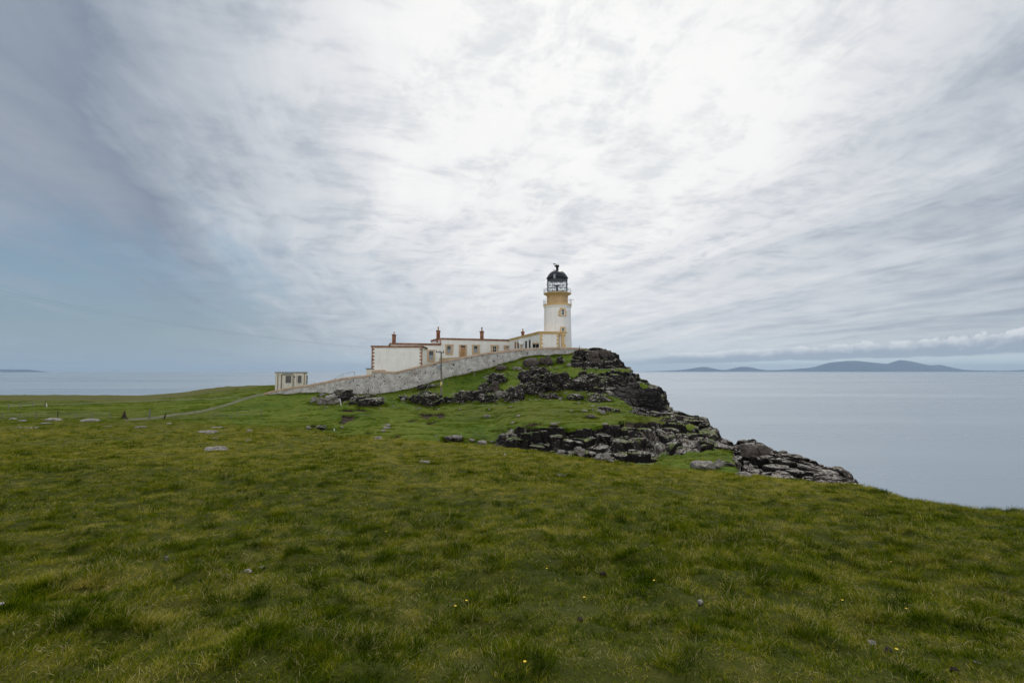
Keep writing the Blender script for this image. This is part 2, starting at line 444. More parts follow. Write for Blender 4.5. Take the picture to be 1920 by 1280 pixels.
def mat_glass_dark():
    t = mat('window_glass'); t.b.inputs['Base Color'].default_value = (.012, .014, .016, 1); t.b.inputs['Roughness'].default_value = .08
    t.b.inputs['Specular IOR Level'].default_value = .5; return t.m
def mat_lantern_glass():
    t = mat('lantern_glass'); tr = t.node('ShaderNodeBsdfTransparent'); gl = t.node('ShaderNodeBsdfGlossy'); gl.inputs[1].default_value = .03
    fr = t.node('ShaderNodeFresnel'); fr.inputs[0].default_value = 1.08; mx = t.node('ShaderNodeMixShader')
    t.t.links.new(fr.outputs[0], mx.inputs[0]); t.t.links.new(tr.outputs[0], mx.inputs[1]); t.t.links.new(gl.outputs[0], mx.inputs[2])
    t.t.links.new(mx.outputs[0], t.out.inputs[0]); tr.inputs[0].default_value = (.93, .95, .95, 1); return t.m
def mat_sea():
    t = mat('sea_water'); P = t.P
    b1 = t.noise(t.vscale(P, (1, 1.6, 1)), .09, 6, .68); b2 = t.noise(t.vscale(P, (1, 1.5, 1)), .9, 4, .6)
    lane = t.noise(t.vscale(P, (.25, 1, 1)), .006, 5, .6); lane2 = t.noise(t.vscale(P, (.12, 1, 1)), .0012, 5, .6, .5)
    spark = t.noise(t.vscale(P, (.3, 1, 1)), .05, 5, .75)
    foam = (spark + (lane - .5) * .7).ss(.66, .78)
    col = t.mix(lane2, (.20, .25, .29), (.24, .29, .33)); col = t.mix(foam * .35, col, (.55, .60, .64)); col = t.mix((lane * .5 + lane2 * .5).ss(.46, .62) * .45, col, (.40, .46, .50))  # last mix puts luminous sheen lanes into the water colour
    t.put(t.b.inputs['Base Color'], col); t.b.inputs['IOR'].default_value = 1.333; t.b.inputs['Specular IOR Level'].default_value = .5
    t.put(t.b.inputs['Roughness'], .22 + (lane * .5 + lane2 * .5).ss(.35, .65) * .16)
    t.put(t.b.inputs['Normal'], t.bump(b1 * 1.0 + b2 * .12, .24, 1.6)); return t.m

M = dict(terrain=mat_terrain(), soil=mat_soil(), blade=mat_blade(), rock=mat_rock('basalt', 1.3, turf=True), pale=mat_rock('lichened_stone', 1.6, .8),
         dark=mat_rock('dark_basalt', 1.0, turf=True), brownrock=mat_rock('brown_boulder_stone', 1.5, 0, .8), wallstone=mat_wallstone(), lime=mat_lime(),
         brown=mat_brown('red_brown_dressing', (.15, .06, .035), (.36, .20, .125)), sand=mat_brown('tan_dressing', (.46, .31, .19), (.60, .44, .29), amt=.2),
         yellow=mat_brown('ochre_dressing', (.55, .38, .17), (.68, .49, .25), amt=.05),
         coping=mat_brown('sandstone_coping', (.42, .28, .19), (.58, .44, .33), amt=.15), glass=mat_glass_dark(), lglass=mat_lantern_glass(),
         sea=mat_sea(), cream=mat_plain('stained_cream_render', (.68, .64, .55), .9, var=.25, streaks=.7),
         rib=mat_plain('stained_rib', (.24, .21, .15), .9, var=.4, streaks=.6), grey=mat_plain('grey_paint', (.30, .33, .36), .6), board=mat_plain('grey_board', (.13, .12, .115), .8, var=.3),
         black=mat_plain('black_lantern_paint', (.012, .013, .015), .35), iron=mat_plain('painted_iron', (.05, .055, .055), .5),
         white=mat_plain('white_paint', (.72, .72, .70), .5), wood=mat_plain('weathered_timber', (.20, .18, .145), .9, var=.35, scale=8),
         dwood=mat_plain('dark_timber', (.045, .03, .022), .9, var=.35, scale=8), tan_wood=mat_plain('tan_door_paint', (.45, .25, .12), .7),
         chim=mat_brown('terracotta_stone', (.13, .045, .025), (.30, .14, .08), amt=.1), pot=mat_plain('buff_clay', (.38, .25, .15), .8),
         void=mat_plain('dark_interior', (.006, .006, .006), 1), wire=mat_plain('cable', (.16, .17, .18), .6),
         galv=mat_plain('galvanised_steel', (.32, .34, .36), .45, .6), ysign=mat_plain('yellow_sign', (.6, .5, .1), .5),
         dung=mat_plain('dung', (.03, .022, .015), 1, bump=.02), bone=mat_plain('bleached_wood', (.5, .5, .44), .8))
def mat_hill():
    t = mat('haze_tinted_hills'); n = t.noise(t.P, .0012, 5, .6)
    t.put(t.b.inputs['Base Color'], t.mix(n, (.022, .062, .12), (.035, .08, .145))); t.b.inputs['Roughness'].default_value = 1; return t.m  # blue of the distant haze put into the moorland's base colour
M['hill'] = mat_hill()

# ------------------------------------------------------------ sea, islands
SEA = -43.0
g = np.concatenate([-np.geomspace(60000, 200, 26), np.linspace(-150, 150, 7), np.geomspace(200, 60000, 26)])
gx, gy = np.meshgrid(g, g, indexing='ij'); n = len(g)
idx = np.arange(n * n).reshape(n, n); q = np.stack([idx[:-1, :-1], idx[1:, :-1], idx[1:, 1:], idx[:-1, 1:]], -1).reshape(-1, 4)
sea = mesh_np('sea', np.stack([gx.ravel(), gy.ravel(), np.full(n * n, SEA)], 1), q, M['sea'], smooth=True); tag(sea, kind='structure')

def island(name, Y, prof, depth, label):
    """ridge whose skyline is given as photo px, height in px at distance Y"""
    pxs = np.linspace(prof[0][0], prof[-1][0], 220); hk = pchip([p[0] for p in prof], [p[1] for p in prof], pxs)
    rows = 15; V = []
    for j in range(rows):
        s = j / (rows - 1); k = 1 - abs(2 * s - 1)
        for i, (p, h) in enumerate(zip(pxs, hk)):
            y = Y + (s - .5) * depth; x = (p - 960) / F * Y
            V.append((x, y, SEA - 3 + k * (h / F * Y + 3 - SEA * 0)))
    V = np.array(V); nz = fbm(V / 1400.0, 3, 5); hh = V[:, 2] - SEA
    V[:, 2] += nz * np.clip(hh, 0, 300) * .12
    n = len(pxs); idx = np.arange(rows * n).reshape(rows, n)
    q = np.stack([idx[:-1, :-1], idx[:-1, 1:], idx[1:, 1:], idx[1:, :-1]], -1).reshape(-1, 4)
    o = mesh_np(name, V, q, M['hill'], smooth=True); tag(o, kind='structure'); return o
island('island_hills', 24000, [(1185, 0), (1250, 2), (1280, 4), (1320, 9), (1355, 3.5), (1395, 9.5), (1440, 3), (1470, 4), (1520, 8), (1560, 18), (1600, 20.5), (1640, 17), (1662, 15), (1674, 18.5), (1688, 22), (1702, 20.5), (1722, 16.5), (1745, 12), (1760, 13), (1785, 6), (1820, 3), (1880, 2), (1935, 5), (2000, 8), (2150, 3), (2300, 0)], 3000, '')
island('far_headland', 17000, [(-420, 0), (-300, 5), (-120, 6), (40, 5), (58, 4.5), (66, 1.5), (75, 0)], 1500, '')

# ------------------------------------------------------------ foreground hill (height field)
def zz(px, py, Y): return atn(px, py, Y)[1]
FG = {   # photo column -> [(distance, photo row)] ; tuple with 'z' = absolute height
 -700: [(3, 'z', -1.5), (7, 'z', -1.9), (13, 'z', -2.5), (22, 'z', -3.3), (38, 'z', -4.3), (52, 'z', -5.0), (62, 'z', -6.3), (80, 'z', -9)],
 0:    [(2.7, 1283), (7, 995), (13, 898), (22, 848), (38, 809), (52, 789), (60, 803), (80, 'z', -11)],
 300:  [(2.7, 1283), (7, 998), (13, 902), (22, 852), (38, 810), (50, 790), (58, 802), (80, 'z', -11)],
 560:  [(2.7, 1283), (7, 1000), (13, 907), (22, 858), (34, 815), (42, 801), (49, 822), (80, 'z', -12)],
 700:  [(2.7, 1283), (7, 1002), (13, 912), (22, 858), (33, 821), (40, 840), (80, 'z', -12)],
 960:  [(2.75, 1283), (4.6, 1108), (7, 1002), (12, 930), (20, 873), (30, 842), (36, 865), (46, 'z', -9.5), (80, 'z', -13)],
 1200: [(2.75, 1283), (7, 1005), (12, 938), (20, 893), (27, 875), (33, 900), (42, 'z', -9.5), (80, 'z', -14)],
 1400: [(2.8, 1285), (7, 1012), (12, 950), (18, 912), (24, 893), (30, 912), (38, 'z', -9.8), (60, 'z', -20), (80, 'z', -30)],
 1600: [(2.8, 1288), (5, 1110), (8.2, 1005), (13, 945), (19, 914), (24, 935), (30, 'z', -10), (45, 'z', -24), (80, 'z', -46)],
 1920: [(2.8, 1292), (5, 1120), (8, 1008), (11.5, 964), (14, 975), (18, 'z', -8.5), (26, 'z', -20), (50, 'z', -46), (80, 'z', -46)],
 2400: [(2.8, 'z', -1.75), (5, 'z', -2.3), (8, 'z', -3.3), (11, 'z', -5.5), (16, 'z', -14), (26, 'z', -36), (50, 'z', -46), (80, 'z', -46)],
}
fk = sorted(FG); fY = np.concatenate([np.linspace(2.7, 12, 80), np.linspace(12.2, 80, 260)])
tab = []
for k in fk:
    ys = [e[0] for e in FG[k]]; zs = [e[2] if e[1] == 'z' else zz(k, e[1], e[0]) for e in FG[k]]
    tab.append(pchip(ys, zs, fY))
tab = np.array(tab); fpx = np.linspace(fk[0], fk[-1], 420)
ftab = np.array([pchip(fk, tab[:, j], fpx) for j in range(len(fY))]).T
def Hbase(X, Y):
    Yc = np.clip(Y, 3.0, 79.9); px = np.clip(960 + F * X / Yc * 1.0, fpx[0], fpx[-1] - 1e-3)
    i = (px - fpx[0]) / (fpx[1] - fpx[0]); i0 = np.clip(i.astype(int), 0, len(fpx) - 2); fi = i - i0
    j0 = np.clip(np.searchsorted(fY, Yc) - 1, 0, len(fY) - 2); fj = (Yc - fY[j0]) / (fY[j0 + 1] - fY[j0])
    z = (ftab[i0, j0] * (1 - fi) + ftab[i0 + 1, j0] * fi) * (1 - fj) + (ftab[i0, j0 + 1] * (1 - fi) + ftab[i0 + 1, j0 + 1] * fi) * fj
    return z + np.clip(3.0 - Y, 0, 30) * .015
def H(X, Y):
    X = np.asarray(X, float); Y = np.asarray(Y, float); z = Hbase(X, Y)
    p = np.stack([X, Y, X * 0], -1).reshape(-1, 3)
    l = fbm(p / 2.2, 40, 3) * .22 + fbm(p / .4, 50, 3) * .15
    t = np.clip(fbm(p / .33, 60, 2) - .04, 0, 1) * .20
    return z + (l + t).reshape(X.shape)
ys = np.concatenate([np.linspace(-14, 1.8, 60), np.linspace(2.0, 9, 230), np.geomspace(9.03, 79, 420)])
ss = np.linspace(-1.75, 1.75, 900)
Yg, Sg = np.meshgrid(ys, ss, indexing='ij'); Xg = Sg * (np.maximum(Yg, -2) + 6.0)
Zg = H(Xg, Yg); nr, nc = Yg.shape
idx = np.arange(nr * nc).reshape(nr, nc); q = np.stack([idx[:-1, :-1], idx[:-1, 1:], idx[1:, 1:], idx[1:, :-1]], -1).reshape(-1, 4)
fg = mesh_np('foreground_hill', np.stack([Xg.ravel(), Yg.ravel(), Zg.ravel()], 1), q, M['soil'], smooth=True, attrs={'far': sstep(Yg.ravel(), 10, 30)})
tag(fg, kind='structure')

# ------------------------------------------------------------ headland (parametric profile columns)
A_, z_ = None, 'z'
HL = {   # column: nodes A..J, each (distance, photo row) or (distance, 'z', height)
 -700: [(55, 'z', -6.6), (64, 'z', -6.2), (75, 'z', -6.3), (90, 'z', -6.6), (110, 'z', -7), (130, 'z', -7.3), (160, 'z', -7.8), (200, 'z', -9), (240, 'z', -20), (300, 'z', -48)],
 -200: [(56, 799), (64, 787), (75, 777), (90, 768), (110, 756), (130, 750), (155, 743.5), (180, 739.5), (215, 'z', -17), (280, 'z', -48)],
 0:    [(54, 799), (64, 786.5), (80, 772), (95, 762), (110, 755), (130, 748), (150, 743), (175, 739.5), (205, 'z', -16), (260, 'z', -48)],
 100:  [(54, 799), (64, 786.5), (80, 771), (95, 762), (110, 755), (130, 748), (150, 743), (175, 739.5), (205, 'z', -16), (260, 'z', -48)],
 250:  [(53, 800), (64, 786.5), (77, 772), (90, 763), (105, 756), (125, 749), (145, 744), (170, 740.5), (205, 'z', -16), (260, 'z', -48)],
 330:  [(52, 800), (64, 788), (74, 776), (86, 765), (100, 754), (118, 745), (140, 739), (160, 735.5), (190, 'z', -14), (240, 'z', -48)],
 430:  [(50, 802), (62, 792), (72, 778), (83, 763), (95, 750), (108, 737), (122, 729), (140, 723), (170, 'z', -12), (220, 'z', -48)],
 495:  [(46, 812), (57, 799), (68, 782), (80, 763), (88, 750), (94, 740), (105, 730), (128, 720.5), (155, 'z', -10), (210, 'z', -48)],
 530:  [(45, 815), (55, 802), (66, 784), (78, 765), (87, 748), (93, 738.5), (102, 729), (125, 720.5), (150, 'z', -9), (210, 'z', -48)],
 590:  [(43, 826), (51, 808), (62, 790), (74, 768), (82, 752), (90, 736.5), (99, 727), (118, 722), (145, 'z', -9), (210, 'z', -48)],
 640:  [(41, 832), (49, 812), (60, 790), (73, 768), (81, 750), (88.5, 738), (95, 710), (112, 716), (142, 'z', -6), (210, 'z', -48)],
 697:  [(38, 842), (46, 816), (57, 794), (72, 766), (80, 750), (87, 739.5), (91, 716), (112, 712), (140, 'z', -4), (210, 'z', -48)],
 760:  [(36, 850), (45, 822), (57, 794), (74, 764), (81, 743), (86.5, 731), (90, 706), (116, 702), (140, 'z', -2), (210, 'z', -48)],
 827:  [(35, 860), (44, 828), (56, 798), (76, 761), (80, 742), (86.5, 711.5), (90, 684), (118, 678), (140, 'z', 0), (210, 'z', -48)],
 870:  [(34, 862), (44, 832), (56, 798), (75, 757), (80, 737), (87, 704), (90.5, 673), (118, 668), (138, 'z', 1), (210, 'z', -48)],
 925:  [(33, 868), (44, 842), (55, 800), (74, 752), (79, 729), (88, 692.5), (91.5, 663), (118, 662), (136, 'z', 2), (205, 'z', -48)],
 950:  [(32, 872), (44.5, 847), (46.5, 813), (74, 751), (80, 722), (89, 682), (92, 660), (118, 659), (136, 'z', 2), (205, 'z', -48)],
 1000: [(31, 880), (44, 852), (46.5, 801), (74, 748), (80, 708), (91, 668), (93.5, 656), (115, 654), (134, 'z', 2.5), (200, 'z', -48)],
 1060: [(30, 885), (43, 858), (47, 800), (73, 750), (80, 704), (92.5, 666), (95, 654.5), (110, 654), (130, 'z', 2.5), (190, 'z', -48)],
 1095: [(30, 890), (42.5, 868), (47, 798), (72, 752), (80, 704), (93, 658), (97, 654.5), (108, 656), (125, 'z', 1), (180, 'z', -48)],
 1130: [(30, 890), (42, 874), (47.5, 796), (71, 754), (80, 706), (92, 660), (95, 656), (102, 664), (115, 'z', -4), (165, 'z', -48)],
 1152: [(30, 890), (42, 874), (48, 794), (70.5, 756), (79, 712), (90, 668), (93, 659), (98, 668), (110, 'z', -8), (160, 'z', -48)],
 1166: [(30, 890), (42, 874), (48, 793), (70, 758), (78, 722), (88, 685), (90, 676), (95, 686), (106, 'z', -10), (158, 'z', -48)],
 1185: [(30, 892), (42, 874), (49, 792), (70, 762), (72.5, 738), (79, 710), (84, 697), (92, 706), (103, 'z', -14), (152, 'z', -48)],
 1200: [(30, 894), (42, 872), (50, 791), (70, 766), (71.3, 742), (73.5, 717), (78, 708), (88, 716), (100, 'z', -16), (150, 'z', -48)],
 1222: [(30, 898), (42, 866), (51, 788), (69, 770), (70.1, 748), (71.5, 728), (76, 719), (84, 730), (97, 'z', -18), (145, 'z', -48)],
 1238: [(30, 899), (42, 860), (52, 786), (68.5, 773), (69.3, 756), (70.4, 740), (74, 731), (82, 742), (95, 'z', -19), (142, 'z', -48)],
 1250: [(30, 900), (42, 857), (53, 785), (68, 774), (69, 768), (70.5, 757), (74, 751), (79, 764), (92, 'z', -20), (140, 'z', -48)],
 1258: [(31, 900), (42, 855), (53, 784), (64, 775), (66, 774), (68, 773), (71, 771), (75, 786), (90, 'z', -21), (138, 'z', -48)],
 1300: [(31, 896), (42, 848), (52, 798), (59, 787), (60, 786), (61.5, 784.5), (63.5, 783.5), (67, 797), (84, 'z', -24), (130, 'z', -48)],
 1325: [(31, 897), (41.5, 847), (48, 812), (54, 797), (55, 796), (56.5, 794), (58.5, 793), (62, 808), (80, 'z', -25), (125, 'z', -48)],
 1348: [(31, 899), (41.5, 847), (46, 832), (50, 820), (51, 819), (52, 818), (54, 817.5), (57, 832), (74, 'z', -26), (120, 'z', -48)],
 1370: [(30.5, 901), (40, 853), (44, 843), (47.5, 835), (48.5, 835), (50, 834), (52, 834), (55, 848), (70, 'z', -26), (115, 'z', -48)],
 1392: [(30, 904), (37, 874), (42, 850), (45, 833), (46.5, 832), (48, 832), (50, 832.5), (53, 848), (68, 'z', -27), (110, 'z', -48)],
 1425: [(29, 914), (35, 886), (39, 866), (43, 840), (44.5, 833), (46, 831), (48, 831), (51, 848), (66, 'z', -28), (108, 'z', -48)],
 1445: [(28, 918), (34, 894), (37, 876), (41, 853), (42.5, 847), (44, 845), (46, 845), (49, 862), (64, 'z', -28), (106, 'z', -48)],
 1480: [(27, 924), (33, 900), (36, 882), (39, 868), (40.5, 861), (42, 858), (44, 857.5), (47, 876), (62, 'z', -29), (104, 'z', -48)],
 1530: [(26, 934), (31.5, 906), (34, 894), (36.5, 884), (37.5, 879), (39, 875), (41, 874), (44, 894), (58, 'z', -29), (100, 'z', -48)],
 1566: [(25, 940), (30, 912), (32, 904), (34, 896), (35, 891), (36, 886), (38, 884), (41, 904), (54, 'z', -30), (98, 'z', -48)],
 1597: [(24, 950), (27, 925), (28.5, 921), (30, 917), (31, 914), (32, 912), (33.5, 911), (37, 930), (50, 'z', -30), (95, 'z', -48)],
 1625: [(24, 'z', -9), (26, 'z', -8.6), (28, 'z', -8.6), (29, 'z', -8.8), (30, 'z', -9), (31, 'z', -9.4), (33, 'z', -10), (37, 'z', -16), (50, 'z', -32), (95, 'z', -48)],
 1750: [(24, 'z', -12), (26, 'z', -12.5), (28, 'z', -13), (29, 'z', -14), (30, 'z', -15), (31, 'z', -16), (33, 'z', -18), (37, 'z', -24), (50, 'z', -38), (95, 'z', -48)],
 2300: [(24, 'z', -36), (26, 'z', -38), (28, 'z', -40), (29, 'z', -41), (30, 'z', -42), (31, 'z', -43), (33, 'z', -44), (37, 'z', -45), (50, 'z', -46), (95, 'z', -48)],
}
hk = sorted(HL); NN = 10
hpx = np.concatenate([np.arange(-700, -20, 8.), np.arange(-20, 550, 3.), np.arange(550, 1640, 1.25), np.arange(1640, 1760, 5), np.arange(1760, 2300, 15.)])
Yn = np.array([pchip(hk, [HL[k][j][0] for k in hk], hpx) for j in range(NN)])
Zn = np.array([pchip(hk, [(HL[k][j][2] if HL[k][j][1] == 'z' else zz(k, HL[k][j][1], HL[k][j][0])) for k in hk], hpx) for j in range(NN)])
segs = [14, 70, 80, 56, 60, 22, 22, 22, 16]
Yr, Zr = [], []
for j, sN in enumerate(segs):
    for k in range(sN):
        s = k / sN; Yr.append(Yn[j] * (1 - s) + Yn[j + 1] * s); Zr.append(Zn[j] * (1 - s) + Zn[j + 1] * s)
Yr.append(Yn[-1]); Zr.append(Zn[-1]); Yr = np.array(Yr); Zr = np.array(Zr); Xr = (hpx[None, :] - 960) / F * (Yr * CP + Zr * SP)
nr, nc = Yr.shape
HPY = proj(Xr, Yr, Zr)[1]; HPX = np.broadcast_to(hpx, (nr, nc))
def inpoly(px, py, poly):
    r = np.zeros(px.shape, bool); n = len(poly)
    for i in range(n):
        x1, y1 = poly[i]; x2, y2 = poly[(i + 1) % n]
        c = ((y1 > py) != (y2 > py)) & (px < (x2 - x1) * (py - y1) / ((y2 - y1) + 1e-9) + x1); r ^= c
    return r
wob = fbm(np.stack([HPX.ravel() / 22, HPY.ravel() / 12, HPX.ravel() * 0], 1), 77, 3).reshape(nr, nc)
wx, wy = HPX + wob * 16, HPY + np.roll(wob, 9, 1) * 9
front = np.arange(nr)[:, None] <= sum(segs[:6]) + 6
rock = np.zeros((nr, nc))
ROCKS = [
 [(925, 824), (950, 806), (975, 801), (1000, 800), (1030, 803), (1055, 806), (1110, 806), (1140, 800), (1180, 792), (1215, 790), (1245, 784), (1262, 777), (1275, 770), (1310, 770), (1340, 790), (1362, 818), (1390, 822), (1440, 822), (1480, 846), (1540, 866), (1575, 878), (1620, 905), (1610, 940), (1500, 915), (1420, 912), (1392, 895), (1370, 842), (1345, 843), (1290, 850), (1240, 850), (1215, 872), (1215, 900), (1040, 900), (920, 870)],
 [(1086, 700), (1112, 690), (1122, 682), (1150, 650), (1175, 655), (1270, 740), (1280, 775), (1240, 776), (1195, 770), (1165, 750), (1130, 738), (1060, 732), (980, 733), (972, 702), (990, 694), (1010, 692), (1040, 698), (1070, 706)],
 [(1106, 650), (1180, 645), (1200, 690), (1150, 705), (1105, 694), (1070, 684), (1078, 668), (1096, 660)],
 [(1180, 770), (1200, 762), (1280, 766), (1330, 790), (1290, 792), (1250, 780), (1200, 782)],
]
for poly in ROCKS: rock = np.maximum(rock, inpoly(wx, wy, poly).astype(float))
def ell(cx, cy, rx, ry, k=1.0):
    return k * np.exp(-(((wx - cx) / rx) ** 2 + ((wy - cy) / ry) ** 2) ** 1.3)
for e in [(648, 740, 30, 14, .7), (694, 750, 32, 12, .8), (806, 746, 36, 13, .75), (870, 742, 30, 10, .7), (912, 742, 30, 14, .75), (960, 742, 26, 14, .7), (1075, 742, 80, 9, .75), (925, 706, 20, 9, .6),
          (1130, 768, 26, 7, .62), (1225, 800, 40, 5, .6), (604, 750, 26, 8, .6), (820, 722, 40, 5, .5), (720, 800, 14, 6, .45), (900, 838, 60, 6, .7), (600, 803, 20, 4, .6)]:
    rock = np.maximum(rock, ell(*e))
rock[sum(segs[:6]) - 2:, :] = np.maximum(rock[sum(segs[:6]) - 2:, :], sstep(HPX[sum(segs[:6]) - 2:, :], 1102, 1116))
rock[sum(segs[:8]):, :] = 1
green = np.clip(ell(1205, 722, 12, 5) + ell(1360, 806, 9, 5) + ell(1125, 694, 42, 5) + ell(1172, 698, 14, 5) + ell(1095, 741, 66, 4.5) + ell(1215, 790, 50, 4) + ell(1290, 800, 24, 4), 0, 1); rock *= 1 - .9 * green
rock = np.maximum(rock, sstep(HPX, 1600, 1640))
dirt = np.zeros((nr, nc))
for e in [(652, 783, 26, 7, .9), (668, 770, 34, 5, .8), (640, 790, 12, 5, .8), (700, 785, 18, 3, .6), (800, 777, 30, 7, .95), (828, 779, 12, 7, .9), (815, 765, 20, 3, .9), (775, 787, 20, 3, .8), (812, 790, 22, 3.5, .9),
          (590, 799, 20, 3.2, .95), (640, 803, 40, 3, .9), (690, 808, 16, 4, .95), (740, 816, 30, 3, .9), (780, 812, 40, 3, .5), (845, 824, 30, 4, .95), (880, 829, 30, 4, .95), (1000, 794, 24, 5, .95), (960, 800, 20, 3, .7),
          (1080, 780, 20, 2.2, .6), (970, 774, 12, 1.6, .6), (1195, 792, 36, 5, .9), (1230, 780, 16, 3, .7), (860, 796, 18, 2, .5), (930, 806, 20, 3, .8), (1260, 868, 50, 4, .8), (1230, 858, 20, 6, .6)]:
    dirt = np.maximum(dirt, ell(*e))
# road: polyline in plan
def polydist(pxa, pya, pts):
    d = np.full(pxa.shape, 1e9)
    for (x1, y1), (x2, y2) in zip(pts[:-1], pts[1:]):
        L2 = (x2 - x1) ** 2 + (y2 - y1) ** 2; t = np.clip(((pxa - x1) * (x2 - x1) + (pya - y1) * (y2 - y1)) / L2, 0, 1)
        d = np.minimum(d, np.hypot(pxa - x1 - t * (x2 - x1), pya - y1 - t * (y2 - y1)))
    return d
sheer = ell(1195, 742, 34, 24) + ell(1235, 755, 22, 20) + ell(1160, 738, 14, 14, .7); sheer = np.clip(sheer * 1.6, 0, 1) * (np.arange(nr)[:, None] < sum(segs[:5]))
road = 1 - sstep(polydist(HPX, HPY, [(240, 787), (285, 784), (330, 777), (380, 770), (420, 760), (450, 750), (474, 743), (497, 738.5), (520, 734)]), .6, 3.0)
trk = 1 - sstep(polydist(HPX, HPY, [(-200, 764), (0, 761), (100, 758), (200, 754), (300, 750), (400, 747), (452, 744.5)]), .4, 2.0)
road = np.maximum(road, trk * .5)
yellow = np.zeros((nr, nc)); yellow = sstep(Yr, 95, 130) * (HPX < 540)
yellow = np.maximum(yellow, .8 * ell(1240, 788, 60, 7)); yellow = np.maximum(yellow, .5 * ell(1000, 772, 200, 16))
yellow = np.maximum(yellow, .5 * (HPX < 420) * sstep(Yr, 60, 66) * (1 - sstep(Yr, 66, 90)))
# smooth the grassy profile
for _ in range(14):
    w = (1 - rock[1:-1]) * .5
    Zr[1:-1] += w * ((Zr[:-2] + Zr[2:]) / 2 - Zr[1:-1]); Yr[1:-1] += w * ((Yr[:-2] + Yr[2:]) / 2 - Yr[1:-1])
P0 = np.stack([Xr, Yr, Zr], -1)
du = np.gradient(P0, axis=1); dv = np.gradient(P0, axis=0)
N0 = np.cross(du, dv); N0 /= np.linalg.norm(N0, axis=-1, keepdims=True) + 1e-9
N0 *= np.sign(N0[..., 2:3] + 1e-6)
for _ in range(10): N0[1:-1] = (N0[:-2] + N0[2:] + 2 * N0[1:-1]) / 4; N0[:, 1:-1] = (N0[:, :-2] + N0[:, 2:] + 2 * N0[:, 1:-1]) / 4
pp = P0.reshape(-1, 3); rk = rock.ravel()
far = np.clip(pp[:, 1] / 60, .6, 1.6)
warp = np.stack([fbm(pp / 2.2, 11, 2), fbm(pp / 2.2, 12, 2), fbm(pp / 2.2, 13, 2)], 1) * .55
p2 = pp + warp; flat2 = p2 * np.array([1, 1, 0]) + np.array([0, 0, .5])
d1, d2, c1 = voronoi(flat2 / np.array([1.7, 1.7, 1]), 3, .85)           # joints in plan: columns
f1, f2, c3 = voronoi(p2 / np.array([1.5, 2.2, .95]), 6, .8)              # blocks
e1, e2, c2 = voronoi(p2 / np.array([.7, .7, .5]), 9, .9)
hstep = 1.25
zo = c1[:, 0] * hstep + fbm(pp / 7, 23, 2) * 1.5
tt = (pp[:, 2] + zo) / hstep; fr_ = tt - np.floor(tt)
zt_ = (np.floor(tt) + sstep(fr_, .38, .62) * .86 + fr_ * .14) * hstep - zo
tz_ = (zt_ - pp[:, 2]) * .85 * (1 - .8 * sheer.ravel())
crk = np.exp(-((d2 - d1) / .06) ** 2) * .30 + np.exp(-((f2 - f1) / .06) ** 2) * .16
blk = (c1[:, 1] - .5) * .85 + (c3[:, 0] - .5) * .75 + (c2[:, 0] - .5) * .24 + fbm(pp / .45, 21, 3) * .16 + fbm(pp / 5, 22, 2) * 1.0 - .12 - crk
sm = sstep(rk, .25, .8)
steep = 1 - sstep(N0.reshape(-1, 3)[:, 2], .25, .6)
blk = blk * (1 - .55 * sheer.ravel())
off = N0.reshape(-1, 3) * (blk * sm)[:, None]
off[:, 2] = off[:, 2] * (.35 + .65 * steep) + sm * (c3[:, 1] - .5) * .22 + sm * tz_
gr = 1 - sm
off[:, 2] += gr * (fbm(pp / 6, 31, 3) * .5 + fbm(pp / 1.3, 32, 3) * .22 - np.clip(fbm(pp * np.array([.25, .7, 0]), 33, 2) - .05, 0, 1) * .25)
dirt = (sstep(dirt.ravel() + fbm(pp * np.array([1.2, 1.2, 1]), 88, 4) * 1.3, .42, .54) * (dirt.ravel() > .12)).reshape(nr, nc)
off[:, 2] -= dirt.ravel() * gr * .45
off[:, 2] *= np.where(road.ravel() > .3, .3, 1)
PT = (pp + off)
idx = np.arange(nr * nc).reshape(nr, nc); q = np.stack([idx[:-1, :-1], idx[:-1, 1:], idx[1:, 1:], idx[1:, :-1]], -1).reshape(-1, 4)
q_hl = q
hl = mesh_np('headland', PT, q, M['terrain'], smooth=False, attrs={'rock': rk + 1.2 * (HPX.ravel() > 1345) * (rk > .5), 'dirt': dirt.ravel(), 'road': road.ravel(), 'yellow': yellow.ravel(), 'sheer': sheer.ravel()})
# rock stays faceted, turf is smooth
fs = (sm[q].mean(1) < .3); hl.data.polygons.foreach_set('use_smooth', fs)
tag(hl, kind='structure')
HPX2, HPY2 = proj(PT[:, 0], PT[:, 1], PT[:, 2]); HPX2 = HPX2.reshape(nr, nc); HPY2 = HPY2.reshape(nr, nc); PT3 = PT.reshape(nr, nc, 3)

_fgY = np.concatenate([np.linspace(2.7, 20, 300), np.linspace(20.1, 70, 500)])
def fg_hit(px, py):
    X = (px - 960) / F * _fgY * 1.0
    Z = Hbase(X, _fgY) ; qx, qy = proj(X, _fgY, Z)
    m = np.argmin(qy)
    j = np.argmax(qy <= py + 1e-6)
    if qy[j] <= py and j <= m + 2: return (float(X[j]), float(_fgY[j]), float(H(X[j:j+1], _fgY[j:j+1])[0]))
    return None
def surf(px, py):
    """the ground point of the place that shows at this spot of the photograph"""
    h = fg_hit(px, py)
    if h: return h
    j = int(np.argmin(abs(hpx - px))); col = HPY2[:, j]
    ok = np.where(col <= py)[0]
    r = ok[0] if len(ok) else int(np.argmin(col))
    x, y, z = PT3[r, j]; return (float(x), float(y), float(z))

